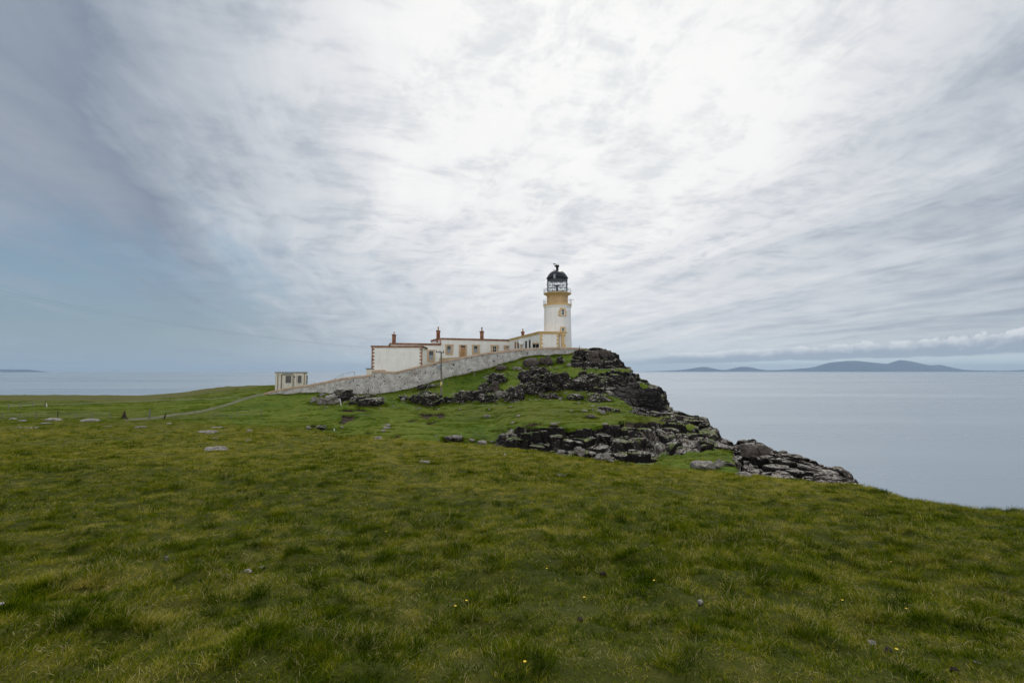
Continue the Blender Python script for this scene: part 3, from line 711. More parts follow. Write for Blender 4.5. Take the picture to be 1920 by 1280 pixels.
# ------------------------------------------------------------ boundary wall
WALLPTS = [  # photo column, distance, coping row
 (495, 94.5, 737.5), (503, 94, 734.5), (515, 93.4, 731.5), (530, 92.7, 728.5), (560, 91, 723.5), (590, 90, 719), (606, 89.2, 716), (640, 88.3, 708.5), (670, 87.6, 704.5), (697, 87, 702)]
WALLPTS2 = [(697, 87, 694.5), (718, 86.7, 695.5), (735, 86.5, 696.2), (745, 86.4, 696), (760, 86.4, 692), (775, 86.3, 688.5), (792, 86.3, 684.5), (827, 86.4, 676.5), (860, 87, 670), (887, 87.6, 665), (915, 88.3, 660.8),
            (945, 89.2, 657), (970, 90, 654.5), (995, 90.8, 652.5), (1015, 91.4, 651.4), (1045, 92.3, 651), (1070, 93.2, 651.3), (1088, 94.6, 652), (1101, 96.5, 654)]
def wall(pts, name, label, thick=.5, cat='wall'):
    ds = np.linspace(0, len(pts) - 1, (len(pts) - 1) * 6 + 1); kk = np.arange(len(pts))
    pxs = pchip(kk, [p[0] for p in pts], ds); Ys = pchip(kk, [p[1] for p in pts], ds); pys = pchip(kk, [p[2] for p in pts], ds)
    P = [Vector(at(a, b, c)) for a, b, c in zip(pxs, pys, Ys)]
    base = Vector((P[len(P)//2].x, P[len(P)//2].y, P[len(P)//2].z - 4))
    root = empty(name, base, label, cat)
    def strip(off0, off1, top, bot, nm, m):
        vs = []; fs = []
        for i, p in enumerate(P):
            d = P[min(i+1, len(P)-1)] - P[max(i-1, 0)]; d.z = 0; d.normalize(); n = Vector((d.y, -d.x, 0))   # towards the camera
            j = (vnoise(np.array([[p.x * .9, p.y, 1.0]]), 5)[0] - .5) * .10
            zt = p.z + top + j * .6; zb = p.z + bot
            f = p + n * off0; b = p + n * off1
            vs += [(f.x, f.y, zb), (f.x, f.y, zt), (b.x, b.y, zt), (b.x, b.y, zb)]
        for i in range(len(P) - 1):
            a = 4 * i; c = a + 4
            for k in range(4): fs.append([a + k, c + k, c + (k+1) % 4, a + (k+1) % 4])
        fs.append([0, 1, 2, 3]); e = 4 * (len(P) - 1); fs.append([e+3, e+2, e+1, e])
        mesh_np(nm, np.array(vs), fs, m, root)
    strip(0, -thick, -.28, -6.5, 'wall', M['wallstone'])
    strip(.12, -thick - .12, 0, -.30, 'coping', M['coping'])
    return root
wall(WALLPTS, 'boundary_wall', 'low tapering whitewashed wall running down from the step to the cream hut and the track')
wall(WALLPTS2, 'boundary_wall', 'tall whitewashed rubble wall curving uphill in front of the cottages to the lighthouse')

# ------------------------------------------------------------ buildings
class Face:
    """a wall plane given by its two photo columns with distances"""
    def __init__(s, pxa, Ya, pxb, Yb, pyref=640):
        a = at(pxa, pyref, Ya); b = at(pxb, pyref, Yb)
        s.a = Vector((a[0], a[1], 0)); s.b = Vector((b[0], b[1], 0)); s.d = (s.b - s.a); s.L = s.d.length; s.d.normalize()
        s.n = Vector((s.d.y, -s.d.x, 0))                            # towards the viewer
    def pt(s, px, py):
        D = Vector(at(px, py, 1.0)); t = s.a.dot(s.n) / D.dot(s.n); p = D * t
        return (p - s.a).xy.dot(s.d.xy), p.z
    def rect(s, x0, y0, x1, y1):
        u0, _ = s.pt(x0, y1); u1, _ = s.pt(x1, y1); xm = (x0 + x1) / 2; _, z1 = s.pt(xm, y0); _, z0 = s.pt(xm, y1)
        return u0, z0, u1, z1
    def box(s, mb, u0, z0, u1, z1, out, back):
        """box on the face: proud by `out`, back by `back`"""
        o = s.a + s.d * u0 + s.n * out; o.z = z0
        mb.box(o, s.d * (u1 - u0), -s.n * (out + back), Vector((0, 0, z1 - z0)))
def quoin(f, mb, u, z0, z1, side, w=.34, tooth=.30, hh=.34, out=.05):
    """stepped corner stones; side=+1 the teeth point to larger u"""
    f.box(mb, min(u, u + side * w), z0, max(u, u + side * w), z1, out, .1)
    n = max(2, int(round((z1 - z0) / (2 * hh)))); h = (z1 - z0) / (2 * n)
    for i in range(n):
        a = u + side * (w - .003); b = u + side * (w + tooth)
        f.box(mb, min(a, b), z0 + (2*i + .5) * h, max(a, b), z0 + (2*i + 1.5) * h, out - .003, .1)
def prism(mb, foot, z0, z1):
    n = len(foot); mb.add([(x, y, z0) for x, y in foot] + [(x, y, z1) for x, y in foot],
                          [list(range(n))[::-1], list(range(n, 2*n))] + [[i, (i+1) % n, (i+1) % n + n, i + n] for i in range(n)])
def window(f, root, op, su, m, glassrows=2, lower=None, cols=2):
    """op: opening rect in photo px; su: surround rect"""
    u0, z0, u1, z1 = f.rect(*op); a0, b0, a1, b1 = f.rect(*su)
    fr = MB(); t = .07
    for (p, q_, r, s_) in ((u0, z0, u0 + t, z1), (u1 - t, z0, u1, z1), (u0 + t, z1 - t, u1 - t, z1), (u0 + t, z0, u1 - t, z0 + t)): f.box(fr, p, q_, r, s_, .035, .05)
    for c in range(1, cols): uc = u0 + (u1 - u0) * c / cols; f.box(fr, uc - .03, z0 + t, uc + .03, z1 - t, .032, .05)
    for r in range(1, glassrows): zc = z0 + (z1 - z0) * r / glassrows; f.box(fr, u0 + t, zc - .035, u1 - t, zc + .035, .034, .05)
    w = fr.build('window', M['white' if lower is None else 'grey'], root)
    g = MB(); f.box(g, u0 + .01, z0 + .01, u1 - .01, z1 - .01, .012, .05); g.build('pane', M['glass'], w)
    if lower: lb = MB(); f.box(lb, u0 + t, z0 + t, u1 - t, z0 + (z1 - z0) * lower, .022, -.014); lb.build('board', M['grey'], w)
    s_ = MB(); e = .003
    f.box(s_, a0, z1, a1, b1, .07, .1)                    # lintel
    if b0 < z0 - .05: f.box(s_, a0 + .12, b0, a1 - .12, z0, .10, .1)   # sill
    n = max(2, round((z1 - z0) / .62))
    for side, (p, r) in ((-1, (a0, u0)), (1, (u1, a1))):
        wd = (r - p) * .62
        f.box(s_, *((r - wd, z0, r, z1) if side < 0 else (p, z0, p + wd, z1)), .07, .1)
        h = (z1 - z0) / (2 * n)
        for i in range(n):
            zz0 = z0 + (2*i + .4) * h
            if side < 0: f.box(s_, p, zz0, r - wd + e, zz0 + h, .066, .1)
            else: f.box(s_, p + wd - e, zz0, r, zz0 + h, .066, .1)
    s_.build('surround', m, w)
    return w
def chimney(root, px, py0, py1, pot0, Y, hw, hwp, m='chim', depth=1.1):
    p = Vector(at(px, py1, Y)); top = at(px, py0, Y)[2]; pt = at(px, pot0, Y)[2]; w = hw / F * Y; wp = hwp / F * Y
    mb = MB(); h = top - p.z
    mb.box((p.x - w*.86, p.y, p.z - .8), (2*w*.86, 0, 0), (0, depth, 0), (0, 0, .8 + h - .28))
    mb.box((p.x - w*1.12, p.y - .1, p.z + h - .28), (2*w*1.12, 0, 0), (0, depth + .2, 0), (0, 0, .2))
    mb.box((p.x - w*.95, p.y - .02, p.z + h - .08), (2*w*.95, 0, 0), (0, depth, 0), (0, 0, .08))
    c = mb.build('chimney', M[m], root)
    pm = MB(); pm.lathe((p.x, p.y + depth/2), [(wp, top - .002), (wp * .85, top + .1), (wp * .8, pt - .14), (wp * 1.05, pt - .1), (wp * 1.02, pt), (wp*.7, pt), (wp*.7, pt-.1)], 14)
    pm.build('chimney_pot', M['pot'], c, smooth=True)
    return c
def block(name, label, cat, faces, foot, roofpy, copm, copt=.38, zbot=-6):
    """flat-roofed block; faces[0] carries the roof row at its left end"""
    f = faces[0]; z1 = f.pt(roofpy[0], roofpy[1])[1]
    c = sum((Vector((x, y, 0)) for x, y in foot), Vector((0, 0, 0))) / len(foot)
    root = empty(name, (c.x, c.y, zbot + 3), label, cat)
    w = MB(); prism(w, foot, zbot, z1 - copt); w.build('wall', M['lime'], root)
    e = .12; ft = []
    for x, y in foot:
        v = Vector((x - c.x, y - c.y)); ft.append((x + math.copysign(e, v.x), y + math.copysign(e, v.y)))
    cm = MB(); prism(cm, ft, z1 - copt, z1 - .1)
    prism(cm, [(x + math.copysign(.06, x - c.x), y + math.copysign(.06, y - c.y)) for x, y in ft], z1 - .1 + .001, z1)
    cm.build('parapet', M[copm], root)
    return root, z1
def foot_of(f, depth):
    a, b = f.a, f.b; n = f.n * depth
    return [(a.x, a.y), (b.x, b.y), ((b - n).x, (b - n).y), ((a - n).x, (a - n).y)]

# store block at the left end
fS = Face(697, 100, 792.3, 100.6)
rS, zS = block('store_house', 'windowless white block with red-brown corner stones at the left end of the cottages', 'building', [fS], foot_of(fS, 8.5), (697, 647.8), 'brown', .36)
for u_, s_ in ((0.0, 1), (fS.L, -1)): mb = MB(); quoin(fS, mb, u_, -2.2, zS - .38, s_, .24, .30, .34); mb.build('corner_stones', M['brown'], rS)
mb = MB(); u0, z0, u1, z1 = fS.rect(697.6, 693.2, 722.5, 694.8); fS.box(mb, u0, z0 - .05, u1, z1, .25, .1); mb.build('ledge', M['coping'], rS)

# lower cottage
fC1 = Face(733, 112.0, 826, 115.0)
rC1, zC1 = block('cottage', 'lower keepers cottage with one tan-edged window beside the windowless block', 'building', [fC1], foot_of(fC1, 9), (735, 642.6), 'brown', .42)
window(fC1, rC1, (804.3, 657.6, 812.2, 674), (799.4, 655.5, 816.2, 678), M['sand'], 2, .5)
chimney(rC1, 737.5, 626.5, 645, 621.5, 112.4, 2.9, 1.2)
mb = MB()
for px in (806.8, 812): u0, z0, u1, z1 = fC1.rect(px - .35, 674.6, px + .35, 683); fC1.box(mb, u0, z0, u1, z1, .12, 0)
mb.build('pipe', M['sand'], rC1)

# upper cottage
fC2 = Face(824.5, 115.0, 956, 121.0)
rC2, zC2 = block('cottage', 'long upper keepers cottage with a tan door and four tan-edged windows', 'building', [fC2], foot_of(fC2, 9.5), (824.5, 633.2), 'brown', .40)
for op, su, lo in (((838.2, 648, 845, 662), (834, 645.2, 850, 665), .52), ((888.6, 648.3, 895.2, 661), (884, 646.2, 900.5, 666.5), .55), ((923.8, 648.8, 930.8, 660.3), (919, 646.5, 935.5, 662.3), None), ((948.2, 648.8, 953.6, 652.8), (943.8, 647, 955.3, 655.3), None)):
    window(fC2, rC2, op, su, M['sand'], 2 if op[3] - op[1] > 6 else 1, lo)
u0, z0, u1, z1 = fC2.rect(863.6, 651.3, 872, 672.5); a0, b0, a1, b1 = fC2.rect(859.6, 646, 875.8, 672.5)
dm = MB(); fC2.box(dm, u0, z0, u1, z1, .02, .05)
for k in range(4):
    uu = u0 + (u1 - u0) * (k + .5) / 4; fC2.box(dm, uu - .09, z0 + .1, uu + .09, z1 - .1, .035, -.021)
dr = dm.build('door', M['tan_wood'], rC2)
hd = MB(); fC2.box(hd, u0 + .5, z0 + .95, u0 + .58, z0 + 1.3, .09, -.02); hd.build('handle', M['void'], dr)
_, zf0, _, zf1 = fC2.rect(863.6, 647.7, 872, 651.2)
fl = MB(); fC2.box(fl, u0, zf0, u1, zf1, .012, .05); fl.build('fanlight', M['glass'], rC2)
sm_ = MB(); fC2.box(sm_, a0, zf1, a1, b1, .07, .1)
for side, (p, r) in ((-1, (a0, u0)), (1, (u1, a1))):
    wd = (r - p) * .6; fC2.box(sm_, *((r - wd, z0, r, zf1) if side < 0 else (p, z0, p + wd, zf1)), .07, .1)
    for i in range(5):
        h = (zf1 - z0) / 10; zz0 = z0 + (2*i + .5) * h
        if side < 0: fC2.box(sm_, p, zz0, r - wd + .003, zz0 + h, .066, .1)
        else: fC2.box(sm_, p + wd - .003, zz0, r, zz0 + h, .066, .1)
sm_.build('door_surround', M['sand'], rC2)
mb = MB(); quoin(fC2, mb, 0, zC1 - .1, zC2 - .42, 1, .14, .22, .30); mb.build('corner_stones', M['brown'], rC2)
chimney(rC2, 821, 619, 635, 612, 116.6, 3.4, 1.5); chimney(rC2, 903.2, 620.5, 634.5, 613, 119.6, 3.7, 1.6)

# wing and engine house beside the tower
fW = Face(955.3, 120.8, 1012, 97.2); fE = Face(1012, 97.2, 1047.8, 98.0)
zW = fE.pt(1012, 621)[1]
nb = fE.n * 9
foot = [(fW.a.x, fW.a.y), (fW.b.x, fW.b.y), (fE.b.x, fE.b.y), ((fE.b - nb).x + .0, (fE.b - nb).y), ((fE.b.x) + .4, fW.a.y + 3), (fW.a.x + .3, fW.a.y + 3)]
cx = sum(p[0] for p in foot) / 6; cy = sum(p[1] for p in foot) / 6
rW = empty('engine_house', (cx, cy, 3), 'white wing with ochre cornice and dark doorways between the cottages and the tower', 'building')
mb = MB(); prism(mb, foot, -2, zW - .5); mb.build('wall', M['lime'], rW)
def offset_poly(foot, e):
    c = Vector((cx, cy)); out = []
    n = len(foot)
    for i in range(n):
        p = Vector(foot[i]); a = (p - Vector(foot[i-1])).normalized(); b = (Vector(foot[(i+1) % n]) - p).normalized()
        na = Vector((a.y, -a.x)); nb_ = Vector((b.y, -b.x)); m = (na + nb_); m = m.normalized() / max(.4, m.normalized().dot(na)); out.append(tuple(p + m * e))
    return out
mb = MB(); prism(mb, offset_poly(foot, .10), zW - .5, zW - .16); prism(mb, offset_poly(foot, .22), zW - .159, zW); mb.build('cornice', M['yellow'], rW)
for u_, s_, w_ in ((0.0, 1, .34), (fE.L, -1, .22)): mb = MB(); quoin(fE, mb, u_, 3.4, zW - .5, s_, w_, .26, .36, .06); mb.build('corner_stones', M['yellow'], rW)
for (x0, y0, x1, y1, mm) in ((965.4, 642.4, 968, 653.5, 'brown'), (970.6, 641.8, 973, 652.5, 'void'), (985, 639, 988.6, 652.5, 'void'), (992, 637.4, 995.4, 652, 'void')):
    u0, z0, u1, z1 = fW.rect(x0, y0, x1, y1)
    d = MB(); fW.box(d, u0, z0, u1, z1, .02, .05); dd = d.build('door', M[mm], rW)
    s2 = MB(); t = .28
    fW.box(s2, u0 - t, z0, u0, z1 + .3, .06, .05); fW.box(s2, u1, z0, u1 + t, z1 + .3, .06, .05); fW.box(s2, u0, z1, u1, z1 + .3, .06, .05)
    s2.build('surround', M['coping'] if x0 < 980 else M['lime'], dd)
for (x0, x1) in ((999, 1004.2), (1004.9, 1010.6)):
    u0, z0, u1, z1 = fW.rect(x0, 644.8, x1, 651.5)
    d = MB(); fW.box(d, u0, z0, u1, z1, .02, .05); dd = d.build('window', M['void'], rW)
    um = (u0 + u1) / 2; zt = fW.pt((x0 + x1) / 2, 639)[1]
    g2 = MB(); fW.box(g2, u0 - .1, z1, u1 + .1, z1 + .22, .1, .05)
    o = fW.a + fW.d * um + fW.n * .08
    g2.tube([Vector((o.x, o.y, z1 + .2)), Vector((o.x, o.y, zt))], .14, 8, .05); g2.build('hood', M['sand'], dd)
chimney(rW, 980.3, 621.2, 629, 616, 111, 3.2, 1.4, depth=.9)
# fittings on the wing: dish and aerial are lifted off things of their own
q0 = fW.a + fW.d * fW.pt(980, 645)[0] + fW.n * .35
dish = empty('satellite_dish', (q0.x, q0.y, fW.pt(978.5, 652)[1]), 'white satellite dish on a tan post against the wing with the dark doorways', 'dish')
mb = MB(); mb.tube([(q0.x, q0.y, fW.pt(978.5, 653)[1] - .3), (q0.x, q0.y, fW.pt(978.5, 641)[1])], .16, 10); mb.build('post', M['sand'], dish)
mb = MB(); zc = fW.pt(980.5, 640.5)[1]; cc = Vector((q0.x + .15, q0.y - .25, zc)); ax = Vector((-.35, -.85, .35)).normalized()
e1 = ax.cross(Vector((0, 0, 1))).normalized(); e2 = ax.cross(e1)
vs = [cc]; fs_ = []
for r_, dpt in ((.25, .03), (.5, .09), (.72, .2)):
    for k in range(20): a = 2*math.pi*k/20; vs.append(cc + e1 * (r_*math.cos(a)) + e2 * (r_*math.sin(a)) + ax * dpt)
for k in range(20):
    fs_.append([0, 1 + k, 1 + (k+1) % 20])
    for j in range(2): fs_.append([1 + j*20 + k, 1 + (j+1)*20 + k, 1 + (j+1)*20 + (k+1) % 20, 1 + j*20 + (k+1) % 20])
mb.add(vs, fs_); o = mb.build('reflector', M['white'], dish, smooth=True); sd = o.modifiers.new('thick', 'SOLIDIFY'); sd.thickness = .03
mb = MB(); mb.tube([cc, cc + ax * .62], .025, 6); mb.build('feed_arm', M['galv'], dish)
p0 = fW.a + fW.d * fW.pt(996.3, 633)[0] + fW.n * .25; za = fW.pt(996.3, 636)[1]; zb = fW.pt(996.3, 631)[1]
mb = MB(); mb.tube([(p0.x - .3, p0.y + .3, za), (p0.x, p0.y, za), (p0.x, p0.y, zb)], .035, 6)
o = mb.build('bracket_aerial', M['iron'], None); tag(o, 'small dark bent bracket high on the wing wall above the doorways', 'bracket')  # bent aerial bracket, carries no lamp

# ------------------------------------------------------------ lighthouse
TY = 103.0; tx, _, _ = at(1045.5, 640, TY); MPP = TY / F
def tz(py): return at(1045.5, py, TY)[2]
LH = empty('lighthouse', (tx, TY, tz(662)), 'white round lighthouse with an ochre gallery and a black domed lantern', 'lighthouse')
def lth(name, prof, m, par=LH, n=72, smooth=True, cap=True):
    mb = MB(); mb.lathe((tx, TY), [(r * MPP, tz(p)) for r, p in prof], n, cap); return mb.build(name, M[m], par, smooth)
lth('tower', [(26.6, 668), (26.3, 655), (25.6, 620), (24.9, 578.2)], 'lime')
lth('lower_gallery', [(24.6, 579), (25.2, 578.2), (26.2, 576.2), (26.4, 574.6)], 'lime')
lth('gallery_band', [(26.0, 574.7), (26.6, 574.5), (26.7, 571.2), (18.5, 571)], 'yellow')
lth('watch_room', [(18.9, 571.1), (19.0, 560), (19.1, 556), (19.6, 555)], 'yellow', n=24, smooth=False)
for k in range(24):
    mb = MB(); a = 2*math.pi*k/24; d = Vector((math.cos(a), math.sin(a), 0)); s_ = Vector((-d.y, d.x, 0)); c0 = Vector((tx, TY, 0)) + d * 18.6 * MPP
    mb.box(c0 - s_ * .05 + Vector((0, 0, tz(571))), s_ * .1, d * .14, (0, 0, tz(556) - tz(571))); mb.build('pilaster', M['yellow'], LH)
for k in range(24):
    mb = MB(); a = 2*math.pi*(k + .5)/24; d = Vector((math.cos(a), math.sin(a), 0)); s_ = Vector((-d.y, d.x, 0)); c0 = Vector((tx, TY, 0)) + d * 19.0 * MPP
    mb.box(c0 - s_ * .09 + Vector((0, 0, tz(558.6))), s_ * .18, d * .06, (0, 0, .16)); mb.build('vent', M['brown'], LH)
lth('upper_gallery', [(19.2, 556), (21.5, 554), (25.4, 552), (26.0, 551.4), (26.1, 550.2), (20, 549.9)], 'yellow')
# lantern: base ring, posts, diagonal astragals
lth('lantern_base', [(19.2, 551), (19.4, 549.8), (19.4, 548.2), (18.8, 548.0)], 'galv', n=48)
rl = 19.0 * MPP; zl0, zl1 = tz(548.4), tz(526)
mb = MB(); mb.lathe((tx, TY), [(rl * .985, zl0), (rl * .985, zl1)], 64, cap=False); g_ = mb.build('lantern_glass', M['lglass'], LH, True)
fr = MB(); NB = 12
zr = [zl0 + (zl1 - zl0) * f_ for f_ in (0, .25, .5, .75, 1)]
for k in range(NB):
    for s_ in (-1, 1):
        pts = []
        for i in range(9):
            a = 2*math.pi*(k + s_ * i / 4.0)/NB; z = zl0 + (zl1 - zl0) * i / 8; pts.append((tx + rl * math.cos(a), TY + rl * math.sin(a), z))
        fr.tube(pts, .018, 5)
for f_ in (.02, .28, .52, .76, .98):
    z = zl0 + (zl1 - zl0) * f_
    fr.tube([(tx + rl*math.cos(2*math.pi*k/48), TY + rl*math.sin(2*math.pi*k/48), z) for k in range(49)], .026, 5)
for k in range(8):
    a = 2*math.pi*(k + .5)/8; fr.tube([(tx + rl*1.01*math.cos(a), TY + rl*1.01*math.sin(a), zl0), (tx + rl*1.01*math.cos(a), TY + rl*1.01*math.sin(a), zl1)], .035, 6)
fr.build('glazing_bars', M['black'], LH)
mb = MB()
for rr, py_ in ((20.9, 542), (20.2, 533.2)):
    mb.tube([(tx + rr*MPP*math.cos(2*math.pi*k/48), TY + rr*MPP*math.sin(2*math.pi*k/48), tz(py_)) for k in range(49)], .032, 6)
    for k in range(16):
        a = 2*math.pi*k/16; mb.tube([(tx + rl*math.cos(a), TY + rl*math.sin(a), tz(py_)), (tx + rr*MPP*math.cos(a), TY + rr*MPP*math.sin(a), tz(py_))], .03, 5)
mb.build('hand_ring', M['black'], LH)
mb = MB(); mb.lathe((tx - .05, TY), [(.28, tz(548)), (.22, tz(541)), (.16, tz(540.6)), (.16, tz(537)), (.55, tz(536.4)), (.5, tz(535)), (.15, tz(534.4))], 20); mb.build('lamp', M['iron'], LH, True)
# dome with murette, ventilator and vane
lth('dome', [(19.2, 525.8), (19.3, 523.4), (20.8, 522.2), (20.6, 521.2), (19.4, 519.8), (17.6, 516.4), (14.6, 512.6), (10.6, 509.4), (6.4, 507.6), (3.6, 507)], 'black')
dm_ = lth('ventilator', [(3.4, 507.4), (2.9, 506.2), (2.5, 505), (2.2, 503.2), (2.6, 502.6), (2.2, 501.8), (3.2, 500.6), (3.9, 499), (3.7, 497.4), (2.6, 496.4), (1.2, 496)], 'black', n=32)
mb = MB(); c0 = Vector((tx - 1.2 * MPP, TY, 0))
mb.box((tx - 5.6*MPP, TY - .04, tz(499.6)), (3.4*MPP, 0, 0), (0, .12, 0), (0, 0, 2.0*MPP))
mb.tube([(tx - .2, TY, tz(497)), (tx - .2, TY, tz(495.2)), (tx - 7.4*MPP, TY, tz(495.0))], .03, 6)
mb.box((tx - 7.6*MPP, TY - .03, tz(496)), (4.6*MPP, 0, 0), (0, .06, 0), (0, 0, 1.9*MPP))
mb.tube([(tx, TY, tz(496)), (tx + 2.6*MPP, TY, tz(494.4))], .025, 6); mb.build('weather_vane', M['black'], LH)
mb = MB()
mb.tube([(tx - 6.8*MPP, TY - 12.6*MPP, tz(517)), (tx - 5.6*MPP, TY - 11.0*MPP, tz(511.5)), (tx - 5.6*MPP, TY - 8*MPP, tz(507.4)), (tx - 8.4*MPP, TY - 6*MPP, tz(506.8))], .055, 6)
mb.box((tx - 8.6*MPP, TY - 19.9*MPP, tz(525.5)), (3.6*MPP, 0, 0), (0, 3*MPP, 0), (0, 0, 8.2*MPP)); mb.build('service_box', M['grey'], LH)
def railing(py0, py1, r):
    mb = MB(); r *= MPP
    for k in range(28): a = 2*math.pi*k/28; mb.tube([(tx + r*math.cos(a), TY + r*math.sin(a), tz(py0)), (tx + r*math.cos(a), TY + r*math.sin(a), tz(py1))], .022, 5)
    for f_ in (0, .5):
        z = tz(py1) + (tz(py0) - tz(py1)) * f_
        mb.tube([(tx + r*math.cos(2*math.pi*k/56), TY + r*math.sin(2*math.pi*k/56), z) for k in range(57)], .02, 5)
    mb.build('railing', M['galv'], LH)
railing(551, 542.2, 25.6); railing(572, 562.2, 26.2)
mb = MB(); mb.tube([(tx + 26*MPP, TY, tz(571)), (tx + 26*MPP, TY, tz(560.5))], .06, 6); mb.tube([(tx + 21*MPP, TY, tz(562.4)), (tx + 31*MPP, TY, tz(562))], .035, 6)
mb.tube([(tx + 30*MPP, TY, tz(560.8)), (tx + 30*MPP, TY, tz(563.4))], .05, 6); mb.build('aerial', M['galv'], LH)
# tower windows: ochre stepped surround on the curved wall
def twin(px, y0, y1, su, teeth):
    dx = (px - 1045.5) * MPP; rad = 25.6 * MPP; n_ = Vector((dx, -math.sqrt(rad*rad - dx*dx), 0)); c0 = Vector((tx, TY, 0)) + n_; n_.normalize(); d = Vector((-n_.y, n_.x, 0))
    if d.x < 0: d = -d
    class G(Face):
        def __init__(s): s.a = c0; s.d = d; s.n = n_; s.L = 1
    f = G(); hw = .26; z1, z0 = tz(y0), tz(y1); s1, s0 = tz(su[0]), tz(su[1])
    w = MB(); f.box(w, -hw, z0, hw, z1, .10, .25); ww = w.build('window', M['glass'], LH)
    m2 = MB()
    for (a_, b_) in ((-hw - .14, -hw), (hw, hw + .14)): f.box(m2, a_, z0, b_, z1, .14, .25)
    f.box(m2, -hw - .14, z0 - .12, hw + .14, z0, .14, .25); f.box(m2, -.02, z0, .02, z1, .12, .05); f.box(m2, -hw, (z0+z1)/2 - .02, hw, (z0+z1)/2 + .02, .121, .05)
    m2.build('frame', M['white'], ww)
    m3 = MB(); a = hw + .14
    f.box(m3, -a - .12, z1, a + .12, s1, .12, .3); f.box(m3, -a, s0, a, z0 - .12, .12, .3)
    for s_ in (-1, 1):
        f.box(m3, min(s_*a, s_*(a + .2)), s0, max(s_*a, s_*(a + .2)), z1, .12, .3)
        for t_ in teeth:
            zz0 = s0 + (z1 - s0) * t_; f.box(m3, min(s_*(a + .198), s_*(a + .45)), zz0, max(s_*(a + .198), s_*(a + .45)), zz0 + .3, .11, .4)
    m3.build('surround', M['yellow'], ww)
twin(1052.8, 583.2, 592.8, (580, 595.2), (.1, .55)); twin(1053.0, 617, 623, (614.6, 626), (.0,))
# ochre door case between engine house and tower
fD = Face(1050.4, 98.6, 1058.2, 98.9)
mb = MB()
u0, z0, u1, z1 = fD.rect(1053.2, 628, 1058.2, 653); fD.box(mb, u0, z0, u1, z1, 0, 1.9)
for yy in (620, 627): 
    a0, b0, a1, b1 = fD.rect(1057.8, yy, 1061, yy + 3.4); fD.box(mb, a0, b0, a1, b1, -.05, 1.9)
a0, b0, a1, b1 = fD.rect(1057.8, 645, 1061, 653); fD.box(mb, a0, b0, a1, b1, -.05, 1.9)
a0, b0, a1, b1 = fD.rect(1049.8, 624.5, 1058.6, 628.4); fD.box(mb, a0, b0, a1, b1, .06, 1.9)
mb.build('door_case', M['yellow'], LH)
mb = MB(); u0, z0, u1, z1 = fD.rect(1050.2, 628.4, 1053.1, 653); fD.box(mb, u0, z0, u1, z1, -.2, 1.9); mb.build('porch_wall', M['lime'], LH)

# small concrete box by the store
fB = Face(686.3, 93, 698, 93.2)
mb = MB(); u0, z0, u1, z1 = fB.rect(686.8, 691.8, 699, 706); fB.box(mb, u0, z0, u1, z1, 0, 2.2)
rB = empty('storage_bunker', (at(692, 700, 94)[0], 94, z0), 'small grey concrete bunker against the left corner of the windowless block', 'bunker')
mb.build('wall', M['cream'], rB)
mb = MB(); u0, z0, u1, z1 = fB.rect(686, 690.2, 699.4, 691.8); fB.box(mb, u0, z0, u1, z1, .12, 2.4); mb.build('roof_slab', M['board'], rB)
# ramp parapet below the door
fR = Face(823, 99, 862, 104)
mb = MB(); u0, z0, u1, z1 = fR.rect(823.5, 671.3, 862, 680)
p = [fR.a + fR.d * u for u in (u0, u1)]
for off, w0 in ((0, 0),):
    zt0 = fR.pt(823.5, 671.2)[1]; zt1 = fR.pt(862, 669.6)[1]
    vs = [(p[0].x, p[0].y, -1), (p[1].x, p[1].y, -1), (p[1].x, p[1].y, zt1), (p[0].x, p[0].y, zt0)]
    vs += [(x, y + .4, z) for x, y, z in vs]
    mb.add(vs, [[0, 1, 2, 3], [7, 6, 5, 4], [0, 4, 5, 1], [1, 5, 6, 2], [2, 6, 7, 3], [3, 7, 4, 0]])
o = mb.build('terrace_wall', M['sand'], None); tag(o, 'low tan terrace wall below the tan cottage door, just over the coping', 'wall')

# ------------------------------------------------------------ derelict hut
fH = Face(518.0, 99.2, 571.0, 100.2)
HB = empty('concrete_hut', (at(545, 730, 101.5)[0], 101.5, at(545, 730, 100)[2]), 'stained cream concrete hut with boarded windows standing behind the low wall', 'hut')
ft = foot_of(fH, 4.6); zt = fH.pt(530, 698.6)[1]; zb = fH.pt(530, 734)[1] - 1
fHs = Face(571.0, 100.2, 577.2, 105)
ft = [(fH.a.x, fH.a.y), (fH.b.x, fH.b.y), (fHs.b.x, fHs.b.y), (fHs.b.x - fH.L * .985, fHs.b.y - 1)]
mb = MB(); prism(mb, ft, zb, zt); mb.build('wall', M['cream'], HB)
c = Vector((sum(p[0] for p in ft) / 4, sum(p[1] for p in ft) / 4))
mb = MB(); prism(mb, [(x + math.copysign(.14, x - c.x), y + math.copysign(.12, y - c.y)) for x, y in ft], zt, zt + .13); mb.build('roof_slab', M['board'], HB)
for (x0, y0, x1, y1, o_) in ((519.6, 700.5, 521, 732, .08), (526.3, 702, 528, 732, .12), (548.4, 701.5, 549.8, 730, .1), (569.4, 699.5, 571, 728, .08), (528, 701.2, 548.4, 702.6, .13)):
    mb = MB(); u0, z0, u1, z1 = fH.rect(x0, y0, x1, y1); fH.box(mb, u0, z0, u1, z1, o_, -.002); mb.build('concrete_rib', M['rib'], HB)
mb = MB(); u0, z0, u1, z1 = fH.rect(529.5, 698.9, 547, 701.2); fH.box(mb, u0, z0, u1, z1, .2, -.01); mb.build('fascia', M['galv'], HB)
